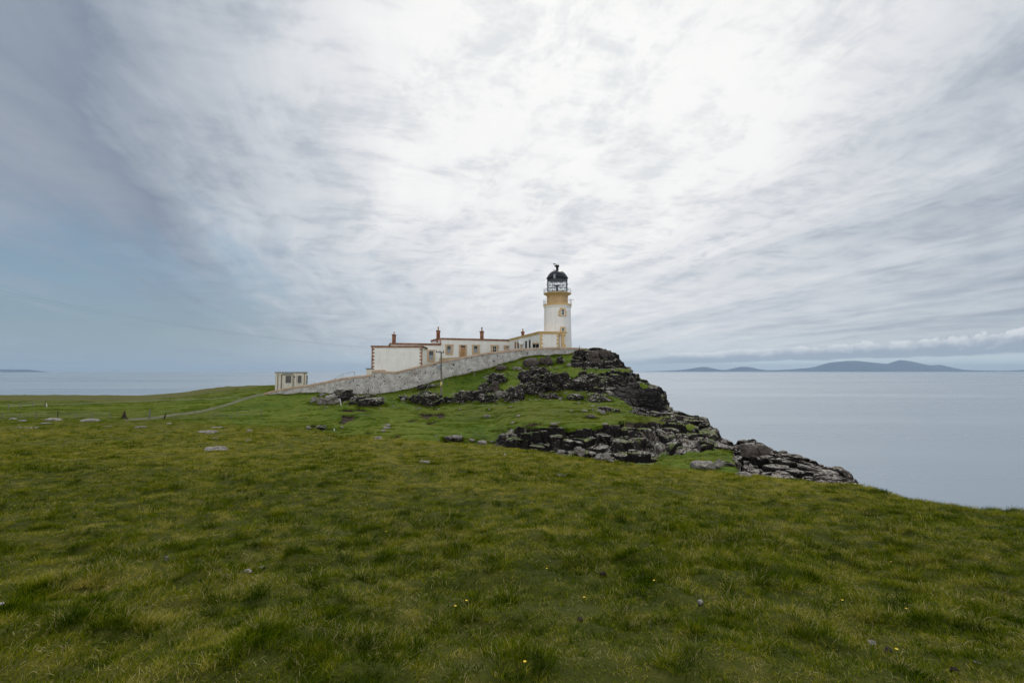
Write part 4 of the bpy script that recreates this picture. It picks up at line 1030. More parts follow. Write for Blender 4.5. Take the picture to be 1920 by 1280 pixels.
for (x0, y0, x1, y1) in ((535.2, 704, 546, 717.8), (558, 704, 565.3, 717.8)):
    u0, z0, u1, z1 = fH.rect(x0, y0, x1, y1)
    mb = MB(); t = .09
    for r_ in ((u0 - t, z0 - t, u0, z1 + t), (u1, z0 - t, u1 + t, z1 + t), (u0, z1, u1, z1 + t), (u0, z0 - t, u1, z0)): fH.box(mb, *r_, .07, -.002)
    w = mb.build('window_frame', M['cream'], HB); mb = MB(); fH.box(mb, u0, z0, u1, z1, .02, -.002); mb.build('board', M['board'], w)
mb = MB(); u0, z0, u1, z1 = fH.rect(551, 705.2, 553.2, 707.5); fH.box(mb, u0, z0, u1, z1, .05, -.002); mb.build('vent', M['void'], HB)
mb = MB(); u0, z0, u1, z1 = fHs.rect(574.6, 703.5, 576.2, 720); fHs.box(mb, u0, z0, u1, z1, .03, -.002); mb.build('doorway', M['void'], HB)

# ------------------------------------------------------------ handrail behind the low wall
pr = [Vector(at(618, 716, 92)), Vector(at(629, 709, 92.5)), Vector(at(643, 700.8, 93)), Vector(at(664.5, 696.6, 94)), Vector(at(665.5, 699.5, 94))]
mb = MB(); mb.tube(pr, .035, 6)
hr = empty('handrail', pr[2] - Vector((0, 0, 1)), 'thin steel handrail rising over the grass bank between the hut and the bunker', 'handrail')
mb.build('rail', M['galv'], hr)
for p_ in (pr[1], pr[2], pr[3]): mb = MB(); mb.tube([p_, p_ - Vector((0, 0, 1.3))], .04, 6); mb.build('post', M['galv'], hr)

# ------------------------------------------------------------ utility pole and cables
gx_, gy_, gz_ = surf(827, 757)
PY = gy_; ptop = Vector(at(827.3, 659.5, PY))
UP = empty('utility_pole', (gx_, PY, gz_), 'grey wooden power pole with a short crossarm standing in front of the tall white wall', 'pole')
mb = MB(); mb.tube([(gx_, PY, gz_ - 1.2), (ptop.x, PY, ptop.z)], .15, 14, .10); mb.build('pole', M['wood'], UP, True)
mb = MB(); a = Vector(at(818, 660.8, PY)); b = Vector(at(832.5, 661.6, PY)); mb.box(a + Vector((0, -.16, 0)), b - a, (0, .1, 0), (0, 0, .12)); mb.build('crossarm', M['dwood'], UP)
for k, s_ in enumerate((.05, .5, .95)):
    p_ = a + (b - a) * s_; mb = MB(); mb.lathe((p_.x, p_.y - .11), [(.03, p_.z + .12), (.07, p_.z + .16), (.06, p_.z + .22), (.08, p_.z + .27), (.03, p_.z + .33)], 10); mb.build('insulator', M['iron'], UP, True)
mb = MB(); p_ = Vector(at(825, 688.5, PY)); mb.lathe((p_.x - .08, PY - .32), [(.05, p_.z - .38), (.26, p_.z - .36), (.27, p_.z + .3), (.28, p_.z + .31), (.28, p_.z + .36), (.1, p_.z + .42)], 16)
mb.box((p_.x - .1, PY - .2, p_.z + .1), (.3, 0, 0), (0, .12, 0), (0, 0, .1)); mb.tube([(p_.x - .25, PY - .3, p_.z - .3), (p_.x - .3, PY - .25, p_.z - .8)], .05, 6); mb.build('transformer', M['galv'], UP, True)
mb = MB(); p_ = Vector(at(827, 719, PY)); mb.lathe((p_.x, PY), [(.152, p_.z - .28), (.152, p_.z + .28)], 14, False); mb.build('warning_band', M['ysign'], UP)
mb = MB(); p_ = Vector(at(828.8, 718.3, PY)); mb.box(p_ + Vector((-.08, -.2, -.09)), (.17, 0, 0), (0, .03, 0), (0, 0, .18)); mb.build('sign_plate', M['white'], UP)
s0_ = Vector(surf(786, 757)); mb = MB(); mb.tube([Vector((ptop.x, PY, ptop.z - .5)), s0_ - Vector((0, 0, .2))], .02, 5); mb.build('stay_wire', M['galv'], UP)
def cable(pa, pb, sag, name, label, r=.0045, group=None):
    pts = []
    for i in range(61):
        t = i / 60; p_ = pa.lerp(pb, t); p_.z -= sag * 4 * t * (1 - t); pts.append(p_)
    mb = MB(); mb.tube(pts, r, 5); o = mb.build(name, M['wire'], None, True); tag(o, label, 'cable', group); return o
for k, s_ in enumerate((.05, .95)):
    pa = a + (b - a) * s_ + Vector((0, -.11, .33)); pb = Vector(at(-560, 420 + k * 12, 34 + k * 1.0))
    cable(pa, pb, 1.9, 'power_cable', ('upper' if k == 0 else 'lower') + ' of the two thin power cables sagging across the left sky to the pole', group='power cables')

# ------------------------------------------------------------ fences and posts
def post(px, py, h, lean=0.0, m='wood', r=.055, name='fence_post', cap=False):
    """(mesh only) a post whose foot shows at px,py and is h photo pixels tall; lean = px shift of the top"""
    g = Vector(surf(px, py)); k = g.y / F
    mb = MB(); top = g + Vector((lean * k, 0, h * k)); mb.tube([g - Vector((0, 0, .3)), g.lerp(top, .5) + Vector((.01, 0, 0)), top], r, 7, r * .85)
    return mb, g, top
def fence(label, posts, m, wires, r=.055, name='wire_fence'):
    gs = [Vector(surf(p[0], p[1])) for p in posts]
    root = empty(name, gs[len(gs)//2], label, 'fence'); tops = []
    for p in posts:
        mb, g_, top = post(*p[:4], r=r); mb.build('post', M[p[4] if len(p) > 4 else m], root); tops.append((g_, top))
    if wires:
        mb = MB()
        for f_ in wires:
            for (ga, ta), (gb, tb) in zip(tops[:-1], tops[1:]): mb.tube([ga.lerp(ta, f_), gb.lerp(tb, f_)], .009, 4)
        mb.build('wire', M['galv'], root)
    return root
fence('wire fence with short grey posts along the left crest in front of the track', [(5, 785.5, 13, 1.5), (37, 785.5, 9, 0), (68, 785.5, 13, 1), (108, 785.5, 16, 0, 'dwood'), (144, 785.5, 9, 0), (171, 785.5, 12, 0), (208, 785.5, 12, 0)], 'wood', (.35, .65, .9))
fence('short run of four white leaning posts on the far left pasture', [(17, 769, 12, -1), (39, 767, 12, -5), (64.5, 763.5, 12, -4), (83, 762.5, 14, 4)], 'wood', (.5, .85), r=.06)
fence('line of thin posts crossing the bright slope right of the track', [(400, 785, 14, 1), (433, 785, 8, 1), (446, 785, 15, 0), (490, 783.5, 17, 0)], 'wood', (.5, .9), r=.045)
def single(px, py, h, lean, m, label, r=.06, brace=None, name='post'):
    mb, g, top = post(px, py, h, lean, r=r)
    if brace:
        root = empty(name, g, label, 'post'); mb.build('upright', M[m], root); k = g.y / F
        for bx in brace: 
            b2 = MB(); b2.tube([g + Vector((bx * k, 0, -.1)), g.lerp(top, .75)], r * .8, 6); b2.build('brace', M[m], root)
        return root
    o = mb.build(name, M[m], None); tag(o, label, 'post'); return o
single(236, 785.5, 15, 0, 'dwood', 'dark timber straining post with two braces at the fence end', .10, (-6, 6))
single(281, 785.5, 18, 0, 'wood', 'tall pale gatepost beside the foot of the track', .11)
single(308.5, 785.5, 11, 4, 'dwood', 'short dark leaning post just right of the track foot', .10)
single(89, 763, 7, -1.5, 'white', 'short white stump at the right end of the leaning white posts', .07)
single(608.5, 770, 14, 0, 'wood', 'thin upright stake on the grass below the lichened rocks and the low wall', .045)
single(640, 761, 14, -3, 'white', 'pale bent stake standing right of the lichened rocks', .06)
single(628, 808, 5, -1.5, 'white', 'tiny white stake on the edge of the peat bank', .05)
single(589, 728, 13, 0, 'galv', 'thin metal rod standing against the low wall right of the hut', .03)
single(691, 740, 14, 0, 'wood', 'grey stake with one brace at the wall foot by the step', .07, (-6,))
single(890, 705, 9, 0, 'wood', 'short grey stake with a brace at the tall wall foot below the middle chimney', .06, (-4,))
single(1086, 661, 13, 0, 'dwood', 'dark braced stake at the wall foot right of the tower', .05, (3,))

# ------------------------------------------------------------ rocks
def ico(sub):
    import bmesh
    bm = bmesh.new(); bmesh.ops.create_icosphere(bm, subdivisions=sub, radius=1); V = np.array([v.co[:] for v in bm.verts]); Fq = np.array([[v.index for v in f.verts] for f in bm.faces]); bm.free(); return V, Fq
ICO = {k: ico(k) for k in (3, 4, 5)}
FOOT = []
def rockmesh(px, py, w, h, m, label, cat='rock', name='rock', depth=.8, blocky=.5, seed=0, group=None, sink=.35, cell=None, sharp=0):
    """px,py: middle of the rock's foot; w,h in photo px"""
    if name == "rock_outcrop": w, h, sink = w * 1.1, h * .9, max(sink, .55)
    g = Vector(surf(px, py)); k = g.y / F; W, Hh = w * k, h * k
    if g.y < 8: g.z += .012
    V, Fq = ICO[5 if w > 28 else (4 if w > 12 else 3)]; FOOT.append((g.x, g.y, g.z, W / 2, W * depth / 2))
    rg = np.random.default_rng(900 + seed); V = V.copy(); nk = rg.normal(size=(16, 3)); nk /= np.linalg.norm(nk, axis=1, keepdims=True)
    nk = np.concatenate([nk, [[0, 0, 1], [.2, -1, .1], [-1, -.2, .1], [1, .1, .2], [.1, 1, 0]]]); nk /= np.linalg.norm(nk, axis=1, keepdims=True)
    dk = rg.uniform(.72, .98, len(nk)); dt_ = V @ nk.T; rr = np.min(np.where(dt_ > .05, dk / np.maximum(dt_, .05), 9), axis=1)
    rr = np.minimum(rr, 1.25) if blocky > .22 else rr * .35 + .65
    s = V * rr[:, None]
    if sharp: s[:, 0] = s[:, 0] * (1 - sharp * np.clip(s[:, 2], 0, 1)) + .2 * s[:, 2]; s[:, 1] *= 1 - sharp * np.clip(s[:, 2], 0, 1) * .6
    s = s * np.array([W / 2, W * depth / 2, Hh * (1 + sink) / 2]); s[:, 2] += Hh * (1 - sink) / 2
    pw = s + np.array(g); sc = cell or max(.12, min(1.0, .45 * min(W, Hh * 1.6)))
    pw2 = pw + seed * 7.7
    wv = np.stack([fbm(pw2 / sc / 1.5, 1 + seed, 2), fbm(pw2 / sc / 1.5, 2 + seed, 2), fbm(pw2 / sc / 1.5, 3 + seed, 2)], 1) * sc * .3
    d1, d2, c = voronoi((pw2 + wv) / (sc * np.array([1, 1, .8])), 4 + seed, .85); e1, e2, c2 = voronoi((pw2 + wv) / sc * 2.4, 14 + seed)
    n = V / np.linalg.norm(V, axis=1, keepdims=True)
    amp = blocky * sc * .8
    dsp = (c[:, 0] - .5) * amp + (c2[:, 0] - .5) * amp * .4 + fbm(pw2 / sc * 1.2, 8 + seed, 4) * sc * .26 - .22 * amp * np.exp(-((d2 - d1) / .08) ** 2)
    s += n * dsp[:, None]
    o = mesh_np(name, s + np.array(g), Fq, M[m], None, smooth=False)
    # origin at the rock's base
    me = o.data; co = np.zeros(len(me.vertices) * 3); me.vertices.foreach_get('co', co); co = co.reshape(-1, 3) - np.array(g); me.vertices.foreach_set('co', co.ravel()); me.update(); o.location = g
    tag(o, label, cat, group); return o
RK = [  # px, foot py, w, h, material, label, extra
 (410, 845, 52, 10, 'pale', 'large white-topped slab lying in the left grass, the largest stone of the pasture', {}),
 (396, 812, 40, 7, 'pale', 'broken grey stone patch above the large white-topped slab', {}),
 (412, 803, 26, 3.5, 'pale', 'thin pale streak of stone right above the broken grey patch', {}),
 (472, 810, 13, 5, 'pale', 'small rounded pale stone right of the broken grey patch', {}),
 (409, 825, 13, 3, 'pale', 'small flat white stone between the broken patch and the large slab', {}),
 (470, 827, 13, 3, 'pale', 'small flat white stone below the small rounded one', {}),
 (108, 790, 28, 6, 'pale', 'mounded pale rock on the left crest under the dark fence post', {}),
 (174, 791, 44, 6, 'pale', 'wide pale rock mound on the left crest between two fence posts', {}),
 (29, 788.5, 18, 5, 'pale', 'small pale rock at the far left of the crest by the fence', {}),
 (48, 791.5, 15, 3, 'pale', 'flat pale sliver of rock just right of the leftmost crest rock', {}),
 (92, 797, 20, 3, 'pale', 'flat pale stone below the mounded rock on the left crest', {}),
 (50, 805, 52, 4, 'dark', 'long dark low rock sunk in the grass at the far left', {}),
 (211, 801, 17, 3, 'pale', 'flat pale stone below the wide crest mound', {}),
 (269, 803, 26, 5, 'pale', 'low pale stone in the grass below the gatepost', {}),
 (322, 796, 10, 3, 'pale', 'tiny grey stone on the crest right of the track foot', {}),
 (798, 868, 28, 6, 'pale', 'flat split white stone in the middle pasture', {}),
 (868, 887, 18, 4, 'pale', 'small white stone lower right of the flat split stone', {}),
 (741, 835, 13, 3, 'pale', 'pair of small white stones just below the peat bank', {}),
 (712, 823, 17, 7, 'pale', 'rounded grey stone on the edge of the foreground pasture under the white cluster', {}),
 (1052, 898, 26, 5, 'pale', 'low brownish-grey stone patch in the middle of the pasture', {}),
 (1133, 869, 36, 24, 'pale', 'pointed pale grey boulder at the foot of the dark cliff', dict(sharp=.7, sink=.2, cell=.6, cat='boulder')),
 (1087, 851, 22, 13, 'pale', 'grey blocky boulder left of the pointed boulder', dict(cat='boulder')),
 (1053, 849, 16, 6, 'pale', 'small pale boulder at the left foot of the dark cliff', {}),
 (1109, 855, 22, 5, 'pale', 'flat slab between the blocky and the pointed boulder', {}),
 (1093, 862, 7, 3, 'pale', 'tiny white chip in the grass left of the pointed boulder', {}),
 (1036, 853, 8, 3, 'pale', 'tiny white stone in the grass below the cliff end', {}),
 (945, 855, 11, 3, 'pale', 'small white stone in the grass below the left end of the cliff', {}),
 (1153, 893, 8, 3, 'pale', 'small white stone in the grass below the pointed boulder', {}),
 (1120, 886, 24, 3, 'pale', 'thin flat white stone left of the small white one', {}),
 (1170, 874, 14, 3, 'pale', 'flat pale stone right of the pointed boulder', {}),
 (1318, 882, 46, 12, 'pale', 'long humped pale boulder at the pasture edge near the right headland', dict(cat='boulder')),
 (1347, 881, 19, 17, 'pale', 'upright pointed pale boulder beside the long humped one', dict(sharp=.8, sink=.2, cat='boulder')),
 (1390, 893, 34, 9, 'pale', 'wide low pale boulder in front of the right rock ledges', dict(cat='boulder')),
 (1364, 872, 30, 7, 'rock', 'dark overhanging slab on the green hollow behind the pointed boulder', {}),
 (1480, 899, 9, 3, 'pale', 'small white stone at the grass edge below the right ledges', {}),
 (532, 961, 9, 4, 'pale', 'small white stone by a dark tussock left of centre', {}),
 (325, 1049, 8, 6, 'pale', 'small white upright stone in the near left grass', {}),
 (475, 1068, 14, 5, 'pale', 'small tan stone in the near grass left of the dark one', {}),
 (503, 1060, 16, 5, 'dark', 'small dark stone in the near grass', {}),
 (1132, 974, 9, 4, 'pale', 'small grey stone in the open grass right of centre', {}),
 (1613, 1218, 8, 9, 'pale', 'white flake standing in the grass at the lower right', {}),
 (1800, 1257, 12, 5, 'pale', 'white flake lying at the bottom right', {}),
 (1303, 1132, 6, 4, 'pale', 'tiny pale stone in the near right grass', {}),
 (1880 , 955, 0, 0, None, '', {}),
 # middle terrace
 (727, 799, 12, 5, 'pale', 'topmost white stone of the cluster on the terrace left of the pole', {}),
 (725, 804.5, 15, 5, 'pale', 'middle white stone of the cluster on the terrace', {}),
 (719, 810, 11, 5, 'pale', 'lowest white stone of the cluster on the terrace', {}),
 (756, 751, 9, 6, 'pale', 'small grey stone on the slope above the white cluster', {}),
 (914, 783, 15, 6, 'pale', 'white stone pair on the terrace right of the earth scar', {}),
 (971, 782, 9, 4, 'pale', 'small pale stone on the terrace further right of the white pair', {}),
 (958, 764, 7, 3, 'pale', 'tiny pale stone high on the terrace', {}), (918, 769, 5, 3, 'pale', 'tiny white stone above the white pair', {}),
 (863, 769, 6, 3, 'pale', 'tiny white stone on the terrace just right of the pole foot', {}),
 (1039, 797, 15, 5, 'pale', 'pale stone pair at the terrace lip above the dark cliff', {}),
 (961, 795, 9, 5, 'pale', 'small pale stone left of the brown scar above the cliff', {}), (1049, 794, 6, 3, 'pale', 'tiny white stone right of the pale pair', {}),
 (1096, 772, 13, 3, 'pale', 'flat pale stone in the middle of the right terrace', {}), (1071, 772, 8, 3, 'pale', 'tiny tan stone left of the flat pale stone', {}),
 (1112, 763, 11, 3, 'pale', 'small split stone near the back of the right terrace', {}), (1085, 757, 7, 3, 'pale', 'tiny pale stone under the ribbed rock band', {}),
 (1108, 784, 20, 6, 'brownrock', 'orange-brown low rock on the right terrace', {}),
 (1135, 771, 26, 9, 'rock', 'cluster of dark jagged rock on the right terrace', dict(blocky=.8, name='rock_outcrop')),
 (1156, 773, 12, 7, 'rock', 'small dark rock right of the jagged cluster', {}), (1130, 776, 13, 6, 'pale', 'pale lump at the front of the jagged cluster', {}),
 (602, 806, 22, 6, 'rock', 'grey rock shelf showing in the dark peat bank at its left end', {}), (581, 806, 10, 8, 'pale', 'pale-topped stone at the far left end of the peat bank', {}), (641, 804, 6, 4, 'pale', 'tiny white stone on the peat bank', {}),
 (845, 829, 26, 6, 'rock', 'dark low rock in the gully edge below the pole', {}), (858, 826, 22, 7, 'pale', 'pale crumbled rock in the gully right of the low dark one', {}),
 (885, 829, 14, 4, 'pale', 'small flat rock in the gully before the cliff', {}), (906, 832, 20, 7, 'pale', 'pale slab in the gully just left of the cliff', {}), (923, 831, 12, 5, 'rock', 'small dark rock touching the left end of the cliff', {}),
 # outcrops
 (587, 754, 14, 10, 'pale', 'leftmost of the lichened rocks on the slope under the hut', {}), (603, 758, 20, 14, 'pale', 'second lichened rock under the hut, behind the thin stake', dict(blocky=.8)),
 (604, 742, 13, 5, 'pale', 'small pale rock above the lichened rocks', {}),
 (624, 757, 26, 16, 'pale', 'third and largest lichened rock, left of the pale bent stake', dict(blocky=.8)),
 (644, 750, 42, 26, 'dark', 'dark rounded mound of rock against the low wall', dict(blocky=.25, name='rock_outcrop', sink=.5)),
 (672, 755, 34, 14, 'dark', 'low dark rubble between the two dark mounds', dict(blocky=.8, name='rock_outcrop')),
 (698, 760, 48, 18, 'dark', 'broad dark mound of rock below the braced stake', dict(blocky=.3, name='rock_outcrop', sink=.5)),
 (756, 748, 18, 8, 'rock', 'small broken rock left of the outcrop by the pole', dict(blocky=.8)),
 (785, 752, 34, 14, 'rock', 'left half of the dark outcrop at the pole foot', dict(blocky=.8, name='rock_outcrop')),
 (810, 758, 42, 22, 'rock', 'dark ribbed outcrop immediately left of the pole foot', dict(blocky=.9, name='rock_outcrop')),
 (842, 754, 24, 12, 'rock', 'dark outcrop immediately right of the pole foot', dict(blocky=.8, name='rock_outcrop')),
 (803, 727, 44, 8, 'dark', 'thin dark rock band high on the slope behind the pole', dict(blocky=.8, name='rock_outcrop', depth=.3)),
 (869, 752, 34, 22, 'rock', 'jagged outcrop with white flecks, second right of the pole', dict(blocky=.9, name='rock_outcrop')),
 (889, 748, 22, 18, 'dark', 'dark block between the flecked outcrop and the next', dict(blocky=.8, name='rock_outcrop')),
 (911, 754, 34, 18, 'rock', 'low jagged outcrop, third right of the pole', dict(blocky=.9, name='rock_outcrop')),
 (907, 730, 24, 15, 'rock', 'rock face above the low jagged outcrop', dict(blocky=.8, name='rock_outcrop')), (928, 733, 20, 20, 'brownrock', 'squared brown-grey block beside the upper rock face', dict(cat='boulder', blocky=.6)),
 (931, 715, 36, 18, 'rock', 'sloping speckled outcrop under the tall wall', dict(blocky=.8, name='rock_outcrop')),
 (937, 744, 18, 14, 'pale', 'pale broken boulder below the squared block', {}), (962, 752, 36, 27, 'rock', 'large speckled outcrop left of the grassy gap', dict(blocky=.9, name='rock_outcrop')),
 (940, 693, 22, 9, 'brownrock', 'smooth rounded brown boulder touching the wall foot', dict(blocky=.15, cat='boulder')), (996, 687, 32, 17, 'brownrock', 'large smooth brown boulder below the middle of the wall', dict(blocky=.2, cat='boulder')),
 (1024, 684, 26, 16, 'brownrock', 'cracked brown boulder right of the large smooth one', dict(blocky=.6, cat='boulder')), (1050, 681, 16, 12, 'rock', 'small dark boulder below the tower', dict(cat='boulder')),
 (965, 692, 9, 5, 'pale', 'small dark and white stone between the brown boulders', {}), (974, 693, 11, 5, 'pale', 'small tan stone left of the large smooth brown boulder', {}),
 (1068, 686, 10, 6, 'pale', 'small pale rock in the grass between the upper crags', {}),
 (1010, 700, 34, 12, 'rock', 'pale broken crag top above the dark cliff band', dict(blocky=.8, name='rock_outcrop')), (987, 712, 20, 20, 'rock', 'upright crag at the left end of the upper cliff band', dict(blocky=.8, name='rock_outcrop')),
 (1004, 720, 22, 22, 'dark', 'dark cube-like crag second from the left in the upper cliff band', dict(blocky=.7, name='rock_outcrop')),
 (990, 735, 30, 20, 'rock', 'white-flecked lower crag under the upright one', dict(blocky=.9, name='rock_outcrop')), (1012, 736, 26, 22, 'rock', 'flecked crag right of the lower white-flecked one', dict(blocky=.9, name='rock_outcrop')),
 (1038, 730, 28, 34, 'rock', 'tall speckled pillar of rock in the middle of the upper cliff band', dict(blocky=.8, name='rock_outcrop')), (1059, 727, 22, 34, 'rock', 'narrow flecked pillar right of the speckled one', dict(blocky=.8, name='rock_outcrop')),
 (1088, 728, 34, 26, 'dark', 'black rounded buttress right of the narrow flecked pillar', dict(blocky=.4, name='rock_outcrop')), (1116, 730, 20, 28, 'rock', 'speckled buttress right of the black one', dict(blocky=.8, name='rock_outcrop')),
 (1030, 747, 34, 10, 'rock', 'low ribbed rock band on the left of the terrace back', dict(blocky=.8, name='rock_outcrop')), (1077, 748, 32, 12, 'dark', 'dark recess rock in the middle of the low band', dict(blocky=.6, name='rock_outcrop')),
 (1121, 751, 44, 17, 'rock', 'vertically ribbed outcrop at the right end of the low band', dict(blocky=.5, name='rock_outcrop')),
 (1087, 672, 26, 14, 'rock', 'white-capped crag right of the wall end', dict(blocky=.8, name='rock_outcrop')), (1112, 676, 22, 22, 'brownrock', 'rounded brown crag below the summit', dict(blocky=.5, name='rock_outcrop')),
 (1133, 668, 26, 14, 'brownrock', 'summit crag on the skyline right of the wall', dict(blocky=.6, name='rock_outcrop')),
 (1418, 852, 54, 20, 'brownrock', 'rounded tan crag with orange lichen on the right skyline', dict(blocky=.3, name='rock_outcrop', depth=.5)),
]
for i, (px, py, w, h, m, lab, ex) in enumerate(RK):
    if not m: continue
    ex = dict(ex); ex.setdefault('cat', 'outcrop' if ex.get('name') == 'rock_outcrop' else 'rock')
    if ex['cat'] == 'boulder': ex['name'] = 'boulder'
    rockmesh(px, py, w, h, m, lab, seed=i % 23, **ex)
for (px, py, w, h, lab) in ((1125, 1070, 18, 7, 'dark dung heap on the worn strip of grass right of centre'), (1085, 1151, 12, 5, 'small dark dung lump in the near grass'),
                            (1642, 1225, 12, 6, 'dark brown dung lump beside the white flake at lower right'), (1763, 1260, 22, 9, 'largest dark dung heap at the bottom right')):
    rockmesh(px, py, w, h, 'dung', lab, cat='dung', name='dung', blocky=.3, seed=5, sink=.2)
g0 = Vector(surf(-4, 1162)); g1 = Vector(surf(32, 1152))
M['petal'] = mat_plain('buttercup_petal', (.75, .50, .01), .5); M['stalk'] = mat_plain('green_stalk', (.06, .10, .02), .7)
def flower(px, py):
    g = Vector(surf(px, py)); h = .075
    mb = MB(); mb.tube([g, g + Vector((.004, 0, h))], .0012, 5); root = empty('buttercup', g, 'tiny yellow buttercup standing in the short pasture grass', 'flower', 'buttercups in the pasture')
    mb.build('stalk', M['stalk'], root); c = g + Vector((.004, 0, h)); mb = MB()
    for k in range(5):
        a = 2*math.pi*k/5; d = Vector((math.cos(a), math.sin(a), .35)); t_ = Vector((-math.sin(a), math.cos(a), 0))
        mb.add([c, c + d*.007 + t_*.0055, c + d*.0105, c + d*.007 - t_*.0055], [[0, 1, 2, 3]])
    o = mb.build('petals', M['petal'], root); sd = o.modifiers.new('thick', 'SOLIDIFY'); sd.thickness = .001
for p_ in ((995, 951), (1023, 1081), (1091, 1124), (1219, 1107), (1654, 1059), (1678, 1168), (1657, 1247), (982, 1260), (1562, 1152), (728, 1010), (876, 1141), (856, 1150),): flower(*p_)
mb = MB(); mb.tube([g0 + Vector((-.1, 0, .03)), g0.lerp(g1, .5) + Vector((0, 0, .06)), g1 + Vector((0, 0, .05))], .013, 8, .009); o = mb.build('bleached_stick', M['bone'], None, True); tag(o, 'bleached white stick lying in the grass at the left edge', 'stick')

# ------------------------------------------------------------ grass
def tuft_mesh(name, nb, rad, h0, h1, w, seed, lean=.5):
    rg = np.random.default_rng(seed); V = []; Fq = []; dry = []; al = []
    for b in range(nb):
        a = rg.uniform(0, 2*math.pi); r = rad * math.sqrt(rg.uniform()); x, y = r*math.cos(a), r*math.sin(a)
        hh = rg.uniform(h0, h1); d = rg.uniform(0, 2*math.pi) if rg.uniform() < .4 else a; ln = rg.uniform(.15, lean * 1.6) * hh
        fx, fy = math.cos(d), math.sin(d); ww = w * rg.uniform(.6, 1.3); fa = rg.uniform(0, math.pi); sx, sy = math.cos(fa) * ww, math.sin(fa) * ww; dr = rg.uniform()
        base = len(V); n = 4
        for i in range(n):
            t = i / (n - 1); cxx = x + fx * ln * t * t; cyy = y + fy * ln * t * t; z = hh * (t - .22 * t * t * (ln / hh)) ; k = (1 - t) ** .7
            if i == n - 1: V.append((cxx, cyy, z)); dry.append(dr); al.append(t)
            else: V += [(cxx - sx*k, cyy - sy*k, z), (cxx + sx*k, cyy + sy*k, z)]; dry += [dr, dr]; al += [t, t]
        for i in range(n - 2): q0 = base + 2*i; Fq.append([q0, q0+1, q0+3, q0+2])
        q0 = base + 2*(n-2); Fq.append([q0, q0+1, q0+2])
    me = bpy.data.meshes.new(name); me.from_pydata(V, [], Fq)
    for an, av in (('dry', dry), ('along', al), ('tuss', [1.0 if h1 > .1 else 0.0] * len(V))):
        a_ = me.attributes.new(an, 'FLOAT', 'POINT'); a_.data.foreach_set('value', np.array(av, np.float32))
    me.materials.append(M['blade']); me.polygons.foreach_set('use_smooth', [True] * len(me.polygons))
    return bpy.data.objects.new(name, me)
protos = bpy.data.collections.new('grass_tufts')
specs = [(56, .11, .014, .038, .0026, 1.0), (56, .11, .016, .045, .0026, 1.1), (48, .10, .016, .05, .0027, 1.2),      # short turf
         (70, .06, .035, .085, .0027, 1.0), (76, .07, .04, .10, .0027, 1.1), (30, .06, .05, .14, .002, .8)]           # tussocks
specs += [(44, .22, .02, .055, .005, 1.0), (44, .20, .022, .06, .005, 1.0), (54, .15, .045, .105, .005, .9)]           # wider, seen farther off
for i, s_ in enumerate(specs): protos.objects.link(tuft_mesh('tuft_%02d' % i, s_[0], s_[1], s_[2], s_[3], s_[4], 100 + i, s_[5]))
def fg_ok(x, y, z): return abs(float(H(np.array([x]), np.array([y]))[0]) - z) < .25
def scatter_far():
    qa = PT[q_hl]; m = (sm[q_hl].mean(1) < .12) & (road.ravel()[q_hl].mean(1) < .25) & (dirt.ravel()[q_hl].mean(1) < .35)
    c = qa.mean(1); px, py = proj(c[:, 0], c[:, 1], c[:, 2]); m &= (px > -120) & (px < 1640) & (c[:, 1] < 118) & (c[:, 1] > 36)
    ar = np.linalg.norm(np.cross(qa[:, 2] - qa[:, 0], qa[:, 3] - qa[:, 1]), axis=1) / 2
    nearw = np.zeros(len(c), bool)
    for wp in (WALLPTS, WALLPTS2):
        q2 = [at(a_, c_, b_)[:2] for a_, b_, c_ in wp]; nearw |= polydist(c[:, 0], c[:, 1], q2) < .55
    for (fx, fy, fz, fa, fb) in FOOT:
        if fy > 36:
            e_ = ((c[:, 0] - fx) / (fa + .35)) ** 2 + ((c[:, 1] - fy) / (fb + .35)) ** 2; nearw |= (e_ < 1) & (e_ > .35)
    w = ar * m * (1 + 5 * nearw) / np.clip(c[:, 1] / 60, .6, 2) ** 1.5; n = 60000; k = RNG.choice(len(w), n, p=w / w.sum())
    a, b = RNG.uniform(size=(2, n, 1)); p = (qa[k, 0] * (1-a) + qa[k, 1] * a) * (1-b) + (qa[k, 3] * (1-a) + qa[k, 2] * a) * b
    tall = (fbm(p * np.array([.5, 1, 0]) / 1.3, 90, 3) > .10) | nearw[k]
    idx = np.where(tall, 8, RNG.integers(6, 8, n)); s_ = (c[k, 1] / 60) ** .5 * RNG.uniform(.9, 1.7, n)
    rot = np.stack([RNG.normal(0, .12, n), RNG.normal(0, .12, n), RNG.uniform(0, 6.28, n)], 1)
    return p - np.array([0, 0, .02]), idx, s_, rot
